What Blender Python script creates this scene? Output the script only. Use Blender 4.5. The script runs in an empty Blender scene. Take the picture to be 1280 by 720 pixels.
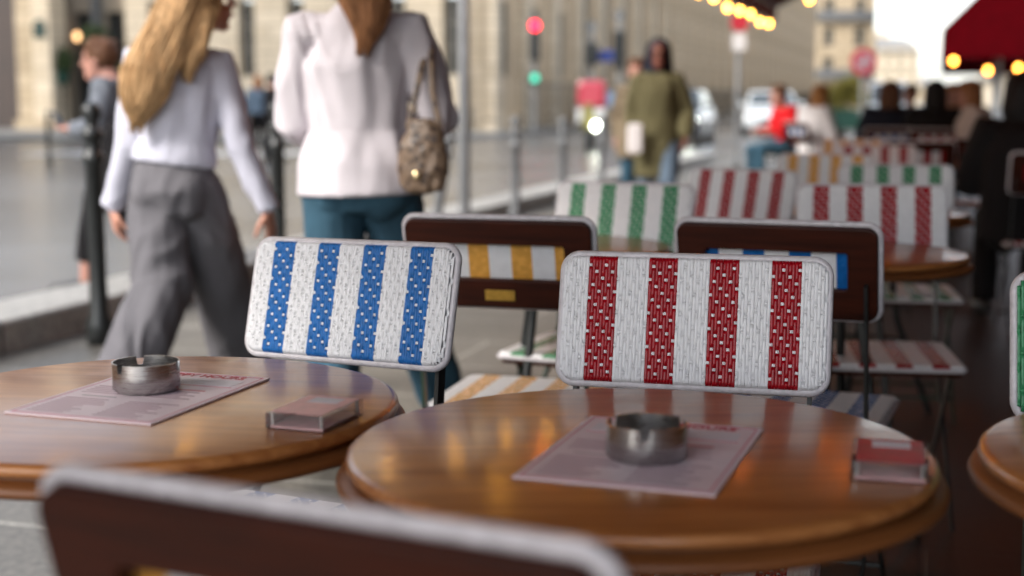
import bpy, bmesh, math, random
from mathutils import Vector, Matrix, noise
random.seed(7)
R = math.radians
scene = bpy.context.scene
COL = scene.collection

# ------------------------------------------------------------------ camera
F, PXW, PXH, YH = 1750.0, 1280.0, 720.0, 125.0     # focal length in photo pixels, photo size, horizon row
CAM_H = 1.13
PITCH = math.atan((PXH/2 - YH)/F)
cd = bpy.data.cameras.new('camera'); cam = bpy.data.objects.new('camera', cd); COL.objects.link(cam)
cam.location = (0, 0, CAM_H); cam.rotation_euler = (math.pi/2 - PITCH, 0, 0)
cd.sensor_width = 36; cd.lens = 36*F/PXW; cd.clip_start = 0.05; cd.clip_end = 3000
cd.dof.use_dof = True; cd.dof.focus_distance = 2.13; cd.dof.aperture_fstop = 2.45; cd.dof.aperture_blades = 0
scene.camera = cam

# ------------------------------------------------------------------ world, sun, exposure
SUN_EL, SUN_AZ = 37, 238        # weak veiled sun over the street side, a little behind us
w = bpy.data.worlds.new('World'); scene.world = w; w.use_nodes = True
nt = w.node_tree; nt.nodes.clear()
sky = nt.nodes.new('ShaderNodeTexSky'); sky.sky_type = 'NISHITA'; sky.sun_disc = False
sky.sun_elevation = R(SUN_EL); sky.sun_rotation = R(SUN_AZ); sky.air_density = 1.0; sky.dust_density = 1.5
hs = nt.nodes.new('ShaderNodeHueSaturation'); hs.inputs['Saturation'].default_value = 0.4
bg = nt.nodes.new('ShaderNodeBackground'); bg.inputs['Strength'].default_value = 0.15
wo = nt.nodes.new('ShaderNodeOutputWorld')
nt.links.new(sky.outputs[0], hs.inputs['Color']); nt.links.new(hs.outputs[0], bg.inputs[0]); nt.links.new(bg.outputs[0], wo.inputs[0])
sd = bpy.data.lights.new('sun', 'SUN'); sd.energy = 1.5; sd.angle = R(16); sd.color = (1, .95, .88)
so = bpy.data.objects.new('sun', sd); COL.objects.link(so)
so.rotation_euler = (R(90-SUN_EL), 0, R(-SUN_AZ+180))
scene.view_settings.view_transform = 'Standard'; scene.view_settings.look = 'None'
scene.view_settings.exposure = 1.62; scene.view_settings.gamma = 1; scene.view_settings.use_curve_mapping = False
scene.cycles.use_denoising = True; scene.cycles.max_bounces = 8; scene.cycles.sample_clamp_indirect = 6
scene.cycles.caustics_reflective = False; scene.cycles.caustics_refractive = False

def at(px, py, z):
    """the point at height z under photo pixel px, py"""
    x = (px - PXW/2)/F; y = (PXH/2 - py)/F
    c, s = math.cos(PITCH), math.sin(PITCH)
    d = Vector((x, c + y*s, -s + y*c)); t = (z - CAM_H)/d.z
    return Vector((0, 0, CAM_H)) + d*t
def dep(px, depth, z=0.0):
    """the point at world depth (y) seen in photo column px at about height z"""
    c, s = math.cos(PITCH), math.sin(PITCH)
    cd_ = depth*c - (z-CAM_H)*s
    return Vector(((px-PXW/2)/F*cd_, depth, z))
STREET = R(16.9); U = Vector((math.sin(STREET), math.cos(STREET), 0)); V = Vector((math.cos(STREET), -math.sin(STREET), 0))
def st(a, b, z=0.0):
    """street frame: a metres up the street, b metres towards the cafe"""
    p = U*a + V*b; p.z = z; return p

# ------------------------------------------------------------------ materials
def mat(name, col, rough=.5, metal=0, noise_s=0, noise_a=.15, bump=0, bump_s=None, coat=0, spec=.5, emit=None, es=0, trans=0, stretch=None, detail=4, ior=None):
    m = bpy.data.materials.new(name); m.use_nodes = True; n = m.node_tree.nodes; l = m.node_tree.links
    p = n['Principled BSDF']; p.inputs['Base Color'].default_value = (*col, 1)
    p.inputs['Roughness'].default_value = rough; p.inputs['Metallic'].default_value = metal
    p.inputs['Coat Weight'].default_value = coat; p.inputs['Coat Roughness'].default_value = .12
    p.inputs['Specular IOR Level'].default_value = spec; p.inputs['Transmission Weight'].default_value = trans
    if ior: p.inputs['IOR'].default_value = ior
    if emit: p.inputs['Emission Color'].default_value = (*emit, 1); p.inputs['Emission Strength'].default_value = es
    tc = n.new('ShaderNodeTexCoord'); mp = n.new('ShaderNodeMapping'); l.new(tc.outputs['Object'], mp.inputs[0])
    if stretch: mp.inputs['Scale'].default_value = stretch
    if noise_s:
        nz = n.new('ShaderNodeTexNoise'); nz.inputs['Scale'].default_value = noise_s; nz.inputs['Detail'].default_value = detail
        l.new(mp.outputs[0], nz.inputs[0])
        cr = n.new('ShaderNodeValToRGB'); cr.color_ramp.elements[0].position = .3; cr.color_ramp.elements[1].position = .7
        cr.color_ramp.elements[0].color = (*[c*(1-noise_a) for c in col], 1); cr.color_ramp.elements[1].color = (*[min(1, c*(1+noise_a)) for c in col], 1)
        l.new(nz.outputs[0], cr.inputs[0]); l.new(cr.outputs[0], p.inputs['Base Color'])
        rm = n.new('ShaderNodeMapRange'); rm.inputs[3].default_value = max(0, rough-.07); rm.inputs[4].default_value = min(1, rough+.1)
        l.new(nz.outputs[0], rm.inputs[0]); l.new(rm.outputs[0], p.inputs['Roughness'])
    if bump:
        nb = n.new('ShaderNodeTexNoise'); nb.inputs['Scale'].default_value = bump_s or noise_s or 40; nb.inputs['Detail'].default_value = 5
        l.new(mp.outputs[0], nb.inputs[0]); b = n.new('ShaderNodeBump'); b.inputs['Strength'].default_value = 1; b.inputs['Distance'].default_value = bump
        l.new(nb.outputs[0], b.inputs['Height']); l.new(b.outputs[0], p.inputs['Normal'])
    return m

def wood_top():
    m = bpy.data.materials.new('lacquered_oak'); m.use_nodes = True; n = m.node_tree.nodes; l = m.node_tree.links
    p = n['Principled BSDF']; tc = n.new('ShaderNodeTexCoord')
    mp = n.new('ShaderNodeMapping'); mp.inputs['Scale'].default_value = (1.6, 26, 26); l.new(tc.outputs['Object'], mp.inputs[0])
    a = n.new('ShaderNodeTexNoise'); a.inputs['Scale'].default_value = 2.2; a.inputs['Detail'].default_value = 7; a.inputs['Distortion'].default_value = .5; l.new(mp.outputs[0], a.inputs[0])
    mp2 = n.new('ShaderNodeMapping'); mp2.inputs['Scale'].default_value = (12, 260, 260); l.new(tc.outputs['Object'], mp2.inputs[0])
    b = n.new('ShaderNodeTexNoise'); b.inputs['Scale'].default_value = 2; b.inputs['Detail'].default_value = 3; g2 = n.new('ShaderNodeTexNoise'); g2.inputs['Scale'].default_value = 3.5; g2.inputs['Detail'].default_value = 1; l.new(mp2.outputs[0], g2.inputs[0]); l.new(mp2.outputs[0], b.inputs[0])
    # staves, each a little different in tone
    sep = n.new('ShaderNodeSeparateXYZ'); l.new(tc.outputs['Object'], sep.inputs[0])
    k = n.new('ShaderNodeMath'); k.operation = 'MULTIPLY'; k.inputs[1].default_value = 13; l.new(sep.outputs[1], k.inputs[0])
    fl = n.new('ShaderNodeMath'); fl.operation = 'FLOOR'; l.new(k.outputs[0], fl.inputs[0])
    wn = n.new('ShaderNodeTexWhiteNoise'); wn.noise_dimensions = '1D'; l.new(fl.outputs[0], wn.inputs['W'])
    m1 = n.new('ShaderNodeMath'); m1.operation = 'MULTIPLY_ADD'; m1.inputs[1].default_value = .16; l.new(wn.outputs['Value'], m1.inputs[0]); l.new(a.outputs[0], m1.inputs[2])
    m2 = n.new('ShaderNodeMath'); m2.operation = 'MULTIPLY_ADD'; m2.inputs[1].default_value = .18; l.new(b.outputs[0], m2.inputs[0]); l.new(m1.outputs[0], m2.inputs[2])
    cr = n.new('ShaderNodeValToRGB'); e = cr.color_ramp.elements; e[0].position = .4; e[1].position = .9
    e[0].color = (.29, .092, .024, 1); e[1].color = (.54, .225, .07, 1); l.new(m2.outputs[0], cr.inputs[0]); l.new(cr.outputs[0], p.inputs['Base Color'])
    p.inputs['Specular IOR Level'].default_value = .3; p.inputs['Roughness'].default_value = .38; p.inputs['Coat Weight'].default_value = .6; p.inputs['Coat Roughness'].default_value = .11
    sm = n.new('ShaderNodeTexNoise'); sm.inputs['Scale'].default_value = 7; sm.inputs['Detail'].default_value = 8; sm.inputs['Distortion'].default_value = 1.5; l.new(tc.outputs['Object'], sm.inputs[0])
    sr = n.new('ShaderNodeMapRange'); sr.inputs[1].default_value = .38; sr.inputs[2].default_value = .66; sr.inputs[3].default_value = .06; sr.inputs[4].default_value = .24; l.new(sm.outputs[0], sr.inputs[0]); l.new(sr.outputs[0], p.inputs['Coat Roughness'])
    bu = n.new('ShaderNodeBump'); bu.inputs['Strength'].default_value = .12; bu.inputs['Distance'].default_value = .0004
    l.new(m1.outputs[0], bu.inputs['Height'])
    b2 = n.new('ShaderNodeBump'); b2.inputs['Strength'].default_value = 1; b2.inputs['Distance'].default_value = .00009; l.new(g2.outputs[0], b2.inputs['Height']); l.new(bu.outputs[0], b2.inputs['Normal']); bu = b2
    l.new(bu.outputs[0], p.inputs['Normal']); l.new(bu.outputs[0], p.inputs['Coat Normal'])
    return m

def paving(name, c1, c2, joint, size, jw, rough, speck=60, rot=STREET, amp=(.55, 1.4)):
    m = bpy.data.materials.new(name); m.use_nodes = True; n = m.node_tree.nodes; l = m.node_tree.links
    p = n['Principled BSDF']; g = n.new('ShaderNodeNewGeometry'); mp = n.new('ShaderNodeMapping'); mp.inputs['Rotation'].default_value = (0, 0, rot)
    l.new(g.outputs['Position'], mp.inputs[0])
    br = n.new('ShaderNodeTexBrick'); br.inputs['Scale'].default_value = 1; br.inputs['Brick Width'].default_value = size[0]; br.inputs['Row Height'].default_value = size[1]
    br.inputs['Mortar Size'].default_value = jw; br.inputs['Color1'].default_value = (*c1, 1); br.inputs['Color2'].default_value = (*c2, 1); br.inputs['Mortar'].default_value = (*joint, 1)
    br.inputs['Mortar Smooth'].default_value = .2
    l.new(mp.outputs[0], br.inputs[0])
    nz = n.new('ShaderNodeTexNoise'); nz.inputs['Scale'].default_value = speck; nz.inputs['Detail'].default_value = 4; l.new(g.outputs['Position'], nz.inputs[0])
    n2 = n.new('ShaderNodeTexNoise'); n2.inputs['Scale'].default_value = .8; n2.inputs['Detail'].default_value = 5; l.new(g.outputs['Position'], n2.inputs[0])
    ad = n.new('ShaderNodeMath'); ad.operation = 'ADD'; l.new(nz.outputs[0], ad.inputs[0]); l.new(n2.outputs[0], ad.inputs[1])
    mr = n.new('ShaderNodeMapRange'); mr.inputs[1].default_value = .7; mr.inputs[2].default_value = 1.3; mr.inputs[3].default_value = amp[0]; mr.inputs[4].default_value = amp[1]; l.new(ad.outputs[0], mr.inputs[0])
    mx = n.new('ShaderNodeMix'); mx.data_type = 'RGBA'; mx.blend_type = 'MULTIPLY'; mx.inputs['Factor'].default_value = 1
    l.new(br.outputs['Color'], mx.inputs['A']); l.new(mr.outputs[0], mx.inputs['B']); l.new(mx.outputs['Result'], p.inputs['Base Color'])
    p.inputs['Roughness'].default_value = rough
    bu = n.new('ShaderNodeBump'); bu.inputs['Strength'].default_value = .5; bu.inputs['Distance'].default_value = .004; bu.invert = True
    l.new(br.outputs['Fac'], bu.inputs['Height']); l.new(bu.outputs[0], p.inputs['Normal'])
    return m

M = {}
M['top'] = wood_top()
M['edge'] = mat('turned_oak_edge', (.20, .068, .018), .45, noise_s=3, noise_a=.25, stretch=(1, 1, 30))
M['mahogany'] = mat('mahogany_varnish', (.042, .0085, .0035), .45, noise_s=4, noise_a=.4, spec=.18, stretch=(2, 20, 20), bump=.0003)
WHITE = (.82, .81, .82)
M['white'] = mat('white_cane', WHITE, .32, noise_s=60, noise_a=.05, spec=.4)
M['rim'] = mat('white_rim', (.62, .58, .60), .35, noise_s=90, noise_a=.12, bump=.0006, bump_s=260)
CANE = dict(blue=(.008, .13, .42), red=(.33, .0015, .008), yellow=(.76, .37, .07), green=(.05, .25, .11))
for k_, c_ in CANE.items(): M[k_] = mat(k_+'_cane', c_, .25, noise_s=60, noise_a=.16, spec=.3)
M['iron'] = mat('dark_painted_iron', (.016, .018, .018), .35, noise_s=30, noise_a=.3)
M['green_iron'] = mat('dark_green_iron', (.012, .035, .022), .35, noise_s=30, noise_a=.3)
M['brass'] = mat('brass', (.55, .33, .07), .35, 1, noise_s=80)
M['steel'] = mat('brushed_steel', (.47, .455, .45), .27, 1, noise_s=40, noise_a=.15, stretch=(1, 1, 25), bump=.00006, bump_s=60)
M['paper'] = mat('pink_paper', (.80, .67, .71), .5, noise_s=25, noise_a=.06)
M['paper_white'] = mat('white_print', (.72, .69, .74), .5)
M['ink_red'] = mat('red_ink', (.50, .035, .06), .5)
M['ink_pink'] = mat('pink_ink', (.60, .12, .20), .5)
M['ink_grey'] = mat('grey_ink', (.24, .20, .21), .5)
def acrylic():
    m = bpy.data.materials.new('clear_acrylic'); m.use_nodes = True; n = m.node_tree.nodes; l = m.node_tree.links; n.remove(n['Principled BSDF']); o = n['Material Output']
    t = n.new('ShaderNodeBsdfTransparent'); t.inputs[0].default_value = (.93, .92, .92, 1); g = n.new('ShaderNodeBsdfGlossy'); g.inputs['Roughness'].default_value = .04
    f = n.new('ShaderNodeFresnel'); f.inputs[0].default_value = 1.5; x = n.new('ShaderNodeMixShader'); l.new(f.outputs[0], x.inputs[0]); l.new(t.outputs[0], x.inputs[1]); l.new(g.outputs[0], x.inputs[2]); l.new(x.outputs[0], o.inputs[0]); return m
M['acrylic'] = acrylic()
M['card_red'] = mat('red_card', (.42, .012, .03), .4, noise_s=40, noise_a=.3)
M['card_pink'] = mat('pink_card', (.78, .42, .42), .4, noise_s=50, noise_a=.15)
M['stone'] = mat('cream_limestone', (.50, .40, .275), .85, noise_s=.6, noise_a=.13)
M['stone_light'] = mat('pale_limestone', (.68, .575, .43), .85, noise_s=.7, noise_a=.1)
def coursed(m, w_, h_, dark):
    n = m.node_tree.nodes; l = m.node_tree.links; p = n['Principled BSDF']; tc = n.new('ShaderNodeTexCoord')
    sp = n.new('ShaderNodeSeparateXYZ'); cb = n.new('ShaderNodeCombineXYZ'); l.new(tc.outputs['Object'], sp.inputs[0]); l.new(sp.outputs[0], cb.inputs[0]); l.new(sp.outputs[2], cb.inputs[1])
    br = n.new('ShaderNodeTexBrick'); br.inputs['Scale'].default_value = 1; br.inputs['Brick Width'].default_value = w_; br.inputs['Row Height'].default_value = h_; br.inputs['Mortar Size'].default_value = .018
    br.inputs['Color1'].default_value = (1, 1, 1, 1); br.inputs['Color2'].default_value = (.84, .82, .78, 1); br.inputs['Mortar'].default_value = (dark, dark*.95, dark*.9, 1); l.new(cb.outputs[0], br.inputs[0])
    src = p.inputs['Base Color'].links[0].from_socket; x = n.new('ShaderNodeMix'); x.data_type = 'RGBA'; x.blend_type = 'MULTIPLY'; x.inputs['Factor'].default_value = 1
    l.new(src, x.inputs['A']); l.new(br.outputs['Color'], x.inputs['B']); l.new(x.outputs['Result'], p.inputs['Base Color'])
coursed(M['stone'], 1.3, .52, .45); coursed(M['stone_light'], 1.1, .45, .5)
M['stone_shade'] = mat('shaded_tan_limestone', (.56, .435, .29), .85, noise_s=.6, noise_a=.15)  # long facade wall darker than its pilasters, shading put into the colour
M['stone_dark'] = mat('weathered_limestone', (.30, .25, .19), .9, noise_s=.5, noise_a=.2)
M['glass'] = mat('dark_window', (.035, .038, .036), .45, noise_s=.8, noise_a=.4, spec=.12)
M['frame_paint'] = mat('window_frame_paint', (.30, .28, .24), .5, noise_s=5)
M['zinc'] = mat('zinc_roof', (.17, .19, .22), .5, noise_s=2, noise_a=.2)
M['asphalt'] = mat('asphalt', (.125, .126, .127), .22, noise_s=.35, noise_a=.4, bump=.003, bump_s=90, detail=9, spec=.55)
M['granite'] = paving('granite_kerb', (.30, .29, .27), (.37, .36, .335), (.08, .08, .08), (60, 1.05), .014, .6, speck=30)
M['paint'] = mat('road_paint', (.7, .7, .7), .6, noise_s=8, noise_a=.15)
M['pave'] = paving('granite_paving', (.085, .079, .068), (.115, .107, .093), (.30, .29, .26), (1.0, .62), .010, .42, speck=45, amp=(.25, 1.75))
M['pave_shade'] = paving('shade_toned_paving', (.030, .021, .020), (.040, .028, .026), (.03, .025, .025), (.6, .6), .01, .45)  # terrace paving darkened, the awning shade is put into its colour
M['pave_far'] = paving('far_pavement', (.30, .30, .29), (.34, .33, .31), (.2, .2, .19), (.8, .5), .01, .5, speck=20)
def cloth_awning():
    m = mat('red_canvas', (.065, .0008, .0025), .9, spec=.03, noise_s=4, noise_a=.2, bump=.0015, bump_s=60)
    n = m.node_tree.nodes; l = m.node_tree.links; p = n['Principled BSDF']; o = n['Material Output']
    t = n.new('ShaderNodeBsdfTranslucent'); t.inputs[0].default_value = (.30, .008, .008, 1)
    x = n.new('ShaderNodeMixShader'); x.inputs[0].default_value = .15
    l.new(p.outputs[0], x.inputs[1]); l.new(t.outputs[0], x.inputs[2]); l.new(x.outputs[0], o.inputs[0]); return m
M['awning'] = cloth_awning()
M['bulb'] = mat('glowing_bulb', (1, .7, .3), .3, emit=(1, .42, .04), es=11)
M['bulb_over'] = mat('glowing_orange_bulb', (1, .6, .3), .3, emit=(1, .19, .015), es=19)
M['bulb_far'] = mat('glowing_bulb_far', (1, .7, .3), .3, emit=(1, .30, .04), es=9)
M['cable'] = mat('black_cable', (.012, .012, .012), .6)
M['grey_metal'] = mat('grey_painted_metal', (.14, .145, .15), .45, noise_s=8)
M['black_wood'] = mat('dark_wood', (.03, .016, .012), .45, noise_s=3, noise_a=.4, stretch=(4, 4, .5))
def clothm(name, c, r=.85, b=.0015, s=90, ns=6, na=.08, **k): return mat(name, c, r, noise_s=ns, noise_a=na, bump=b, bump_s=s, spec=.25, **k)
M['lav_knit'] = clothm('lavender_knit', (.56, .56, .65))
M['white_knit'] = clothm('off_white_knit', (.60, .555, .59))
M['grey_twill'] = clothm('grey_twill', (.135, .13, .142), s=300, b=.0006)
M['jeans'] = clothm('blue_denim', (.035, .085, .125), s=300, b=.0006, na=.25)
M['olive'] = clothm('olive_parka', (.095, .083, .040))
M['navy'] = clothm('navy_wool', (.012, .014, .024))
M['black_cloth'] = clothm('black_cloth', (.008, .007, .008))
M['red_cloth'] = clothm('red_cloth', (.52, .008, .012))
M['white_cloth'] = clothm('white_cloth', (.72, .68, .68))
M['tan_cloth'] = clothm('tan_cloth', (.30, .20, .12))
M['bluegrey_cloth'] = clothm('bluegrey_cloth', (.10, .14, .19))
M['beige_cloth'] = clothm('beige_cloth', (.17, .13, .085))
M['striped_cloth'] = clothm('grey_striped_cloth', (.13, .14, .16), ns=3, na=.6, stretch=(12, 1, 1))
M['cream_cloth'] = clothm('cream_cloth', (.58, .5, .45))
M['skin'] = mat('light_skin', (.56, .27, .19), .5, noise_s=9, noise_a=.08)
M['skin_pink'] = mat('ruddy_skin', (.48, .24, .18), .5, noise_s=9, noise_a=.08)
M['skin_dark'] = mat('brown_skin', (.14, .045, .026), .45, noise_s=9, noise_a=.1)
M['lips'] = mat('lips', (.35, .08, .07), .4)
M['eye'] = mat('eye', (.02, .015, .012), .1)
M['shoe'] = mat('dark_shoe', (.02, .018, .017), .4); M['shoe_white'] = mat('white_shoe', (.6, .6, .6), .5)
def hairm(name, c, na=.4): return mat(name, c, .6, noise_s=14, noise_a=na, spec=.2, bump=.003, bump_s=30, stretch=(6, 6, .5))
M['blonde'] = hairm('blonde_hair', (.43, .265, .13)); M['auburn'] = hairm('auburn_hair', (.30, .14, .065)); M['brown_hair'] = hairm('brown_hair', (.11, .05, .026)); M['dark_hair'] = hairm('dark_hair', (.012, .01, .01))
M['ginger'] = hairm('ginger_hair', (.34, .15, .05))
def leopard():
    m = mat('spotted_leather', (.22, .15, .10), .45); n = m.node_tree.nodes; l = m.node_tree.links
    v = n.new('ShaderNodeTexVoronoi'); v.inputs['Scale'].default_value = 38; tc = n.new('ShaderNodeTexCoord'); l.new(tc.outputs['Object'], v.inputs['Vector'])
    c = n.new('ShaderNodeValToRGB'); c.color_ramp.elements[0].color = (.03, .016, .012, 1); c.color_ramp.elements[1].color = (.20, .135, .09, 1); c.color_ramp.elements[0].position = .3; c.color_ramp.elements[1].position = .5
    l.new(v.outputs['Distance'], c.inputs[0]); l.new(c.outputs[0], n['Principled BSDF'].inputs['Base Color']); return m
M['leopard'] = leopard()
M['car_dark'] = mat('dark_car_paint', (.02, .024, .03), .2, coat=1); M['car_white'] = mat('white_car_paint', (.72, .75, .76), .2, coat=1); M['car_red'] = mat('red_paint', (.42, .012, .04), .3, coat=.6)
M['car_glass'] = mat('car_glass', (.06, .075, .085), .05); M['tyre'] = mat('tyre_rubber', (.015, .015, .015), .8); M['rim_metal'] = mat('wheel_metal', (.4, .4, .4), .35, .9)
M['headlight'] = mat('lit_headlight', (1, 1, 1), .2, emit=(.93, 1, .84), es=9)
M['lamp_off'] = mat('lamp_glass', (.5, .5, .5), .1)
M['sig_red'] = mat('lit_red_signal', (1, .02, .05), .3, emit=(1, .006, .03), es=5)
M['sig_green'] = mat('lit_green_signal', (.1, .9, .6), .3, emit=(.05, .75, .45), es=.3)
M['blue_sign'] = mat('blue_sign', (.03, .06, .28), .4); M['red_sign'] = mat('red_sign', (.40, .02, .04), .4); M['white_sign'] = mat('white_sign', (.62, .62, .62), .4); M['green_sign'] = mat('dark_green_enamel', (.006, .035, .03), .35); M['grey_sign'] = mat('grey_sign', (.30, .28, .30), .4)
M['leaf'] = mat('olive_leaf', (.20, .17, .02), .6, noise_s=1.5, noise_a=.45); M['leaf_dark'] = mat('dark_leaf', (.035, .06, .014), .6, noise_s=1.5, noise_a=.4)
M['bark'] = mat('bark', (.07, .05, .035), .9, noise_s=10, noise_a=.3); M['green_box'] = mat('green_planter', (.006, .05, .032), .5, noise_s=4)
M['warm'] = mat('lit_shop_lamp', (1, .6, .25), .4, emit=(1, .55, .25), es=1.5)

# ------------------------------------------------------------------ mesh helpers
def obj(name, bm, m, parent=None, smooth=False, loc=None, rot=None, bevel=0):
    me = bpy.data.meshes.new(name)
    if isinstance(bm, bpy.types.Mesh): me = bm
    else: bm.to_mesh(me); bm.free()
    for mm in (m if isinstance(m, (list, tuple)) else [m]): me.materials.append(mm)
    if smooth: me.polygons.foreach_set('use_smooth', [True]*len(me.polygons))
    o = bpy.data.objects.new(name, me); COL.objects.link(o)
    if parent: o.parent = parent
    if loc is not None: o.location = loc
    if rot is not None: o.rotation_euler = rot
    if bevel:
        b = o.modifiers.new('bevel', 'BEVEL'); b.width = bevel; b.segments = 2; b.limit_method = 'ANGLE'
    return o
def thing(name, label, cat, loc=(0, 0, 0), rotz=0, group=None, kind=None):
    o = bpy.data.objects.new(name, None); COL.objects.link(o); o.empty_display_size = .1
    o.location = loc; o.rotation_euler = (0, 0, rotz); o['label'] = label; o['category'] = cat
    if group: o['group'] = group
    if kind: o['kind'] = kind
    return o
def tag(o, label, cat, group=None, kind=None):
    o['label'] = label; o['category'] = cat
    if group: o['group'] = group
    if kind: o['kind'] = kind
    return o
def tree_copy(root, loc, rotz, label, group=None):
    r = root.copy(); COL.objects.link(r); r.location = loc; r.rotation_euler = (0, 0, rotz); r['label'] = label
    if group: r['group'] = group
    def rec(a, b):
        for ch in list(a.children):
            c = ch.copy(); COL.objects.link(c); c.parent = b; rec(ch, c)
    rec(root, r); return r
def B(): return bmesh.new()
def box(bm, x0, x1, y0, y1, z0, z1, mi=0, mt=None):
    vs = [bm.verts.new((x, y, z)) for x in (x0, x1) for y in (y0, y1) for z in (z0, z1)]
    if mt is not None:
        for v in vs: v.co = mt @ v.co
    for f in ((0, 1, 3, 2), (4, 6, 7, 5), (0, 4, 5, 1), (2, 3, 7, 6), (0, 2, 6, 4), (1, 5, 7, 3)):
        bm.faces.new([vs[i] for i in f]).material_index = mi
    return bm
def lathe(bm, prof, seg=48, mi=0):
    rings = []
    for r, z in prof:
        if r < 1e-6: rings.append([bm.verts.new((0, 0, z))])
        else: rings.append([bm.verts.new((r*math.cos(2*math.pi*i/seg), r*math.sin(2*math.pi*i/seg), z)) for i in range(seg)])
    for a, b in zip(rings, rings[1:]):
        for i in range(seg):
            j = (i+1) % seg
            if len(a) == 1 and len(b) == 1: continue
            if len(a) == 1: f = bm.faces.new((a[0], b[i], b[j]))
            elif len(b) == 1: f = bm.faces.new((a[i], b[0], a[j]))
            else: f = bm.faces.new((a[i], b[i], b[j], a[j]))
            f.material_index = mi
    return bm
def tube(bm, pts, rad, seg=12, side=None, caps=True, mi=0):
    """closed tube through pts; rad entries r or (r_side, r_other)"""
    pts = [Vector(p) for p in pts]; n = len(pts)
    if not isinstance(rad, (list, tuple)): rad = [rad]*n
    rad = [(r, r) if not isinstance(r, (tuple, list)) else r for r in rad]
    tans = [(pts[min(i+1, n-1)]-pts[max(i-1, 0)]).normalized() for i in range(n)]
    P, Rr, T = [], [], []
    if caps:
        for k, f in ((.98, .2), (.75, .66), (.4, .92)):
            P.append(pts[0]-tans[0]*min(rad[0])*k); Rr.append((rad[0][0]*f, rad[0][1]*f)); T.append(tans[0])
    for i in range(n): P.append(pts[i]); Rr.append(rad[i]); T.append(tans[i])
    if caps:
        for k, f in ((.4, .92), (.75, .66), (.98, .2)):
            P.append(pts[-1]+tans[-1]*min(rad[-1])*k); Rr.append((rad[-1][0]*f, rad[-1][1]*f)); T.append(tans[-1])
    s = Vector(side) if side else (Vector((1, 0, 0)) if abs(T[0].x) < .8 else Vector((0, 1, 0)))
    rings = []
    for p, r, t in zip(P, Rr, T):
        sx = (s - t*s.dot(t))
        if sx.length < 1e-4: sx = t.orthogonal()
        sx.normalize(); sy = t.cross(sx)
        if not side: s = sx
        rings.append([bm.verts.new(p + sx*r[0]*math.cos(2*math.pi*i/seg) + sy*r[1]*math.sin(2*math.pi*i/seg)) for i in range(seg)])
    for a, b in zip(rings, rings[1:]):
        for i in range(seg):
            j = (i+1) % seg; bm.faces.new((a[i], a[j], b[j], b[i])).material_index = mi
    bm.faces.new(rings[0][::-1]).material_index = mi; bm.faces.new(rings[-1]).material_index = mi
    return bm
def ell(bm, c, r, rot=None, mi=0, u=16, v=12):
    mt = Matrix.Translation(c) @ (rot.to_4x4() if rot else Matrix()) @ Matrix.Diagonal((*r, 1))
    g = bmesh.ops.create_uvsphere(bm, u_segments=u, v_segments=v, radius=1, matrix=mt)
    for vv in g['verts']:
        for f in vv.link_faces: f.material_index = mi
def solid(bm, vox=.01, smooth=3, fold=0, fs=(6, 6, 2), calm=None):
    """join closed pieces into one continuous skin"""
    me = bpy.data.meshes.new('tmp'); bm.to_mesh(me); bm.free()
    o = bpy.data.objects.new('tmp', me); COL.objects.link(o)
    r = o.modifiers.new('r', 'REMESH'); r.mode = 'VOXEL'; r.voxel_size = vox
    s = o.modifiers.new('s', 'SMOOTH'); s.iterations = smooth; s.factor = .6
    out = bpy.data.meshes.new_from_object(o.evaluated_get(bpy.context.evaluated_depsgraph_get()))
    bpy.data.objects.remove(o); bpy.data.meshes.remove(me)
    if fold:
        nn = [v.normal.copy() for v in out.vertices]
        for v, n in zip(out.vertices, nn):
            c = v.co; q = Vector((c.x*fs[0], c.y*fs[1], c.z*fs[2]))
            d = noise.noise(q + Vector((0, 0, 3*noise.noise(q*.6)))) ; d = (1-abs(d)*2.4)*.6 + noise.noise(q*2.3)*.5
            k = 1 if calm is None else max(.12, min(1, abs(c.z-calm)/.14))
            v.co = c + n*d*fold*k
    return out

# ------------------------------------------------------------------ ground
def sheet(name, pts, z, m, label=None):
    bm = B(); bm.faces.new([bm.verts.new((p.x, p.y, z)) for p in pts]); o = obj(name, bm, m); o['kind'] = 'structure'; return o
def block(name, a0, a1, b0, b1, z0, z1, m, bevel=.01):
    bm = B(); box(bm, a0, a1, b0, b1, z0, z1, mt=Matrix(((U.x, V.x, 0, 0), (U.y, V.y, 0, 0), (0, 0, 1, 0), (0, 0, 0, 1))))
    bmesh.ops.recalc_face_normals(bm, faces=bm.faces); o = obj(name, bm, m, bevel=bevel); o['kind'] = 'structure'; return o
sheet('road', [Vector((-900, -60, 0)), Vector((900, -60, 0)), Vector((900, 1400, 0)), Vector((-900, 1400, 0))], -.02, M['asphalt'])
sheet('pavement', [st(-8, -3.98), st(-8, -.9), st(300, -.9), st(300, -3.98)], 0, M['pave'])
sheet('terrace_floor', [st(-8, -.896), st(-8, 9.5), st(300, 9.5), st(300, -.896)], .001, M['pave_shade'])  # edge follows the shaded area, its shade is in the floor colour
block('kerb', -8, 26, -4.42, -3.98, -.1, .15, M['granite'], .02)
block('channel', -8, 26, -4.85, -4.42, -.1, -.005, M['granite'], .005)
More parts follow.
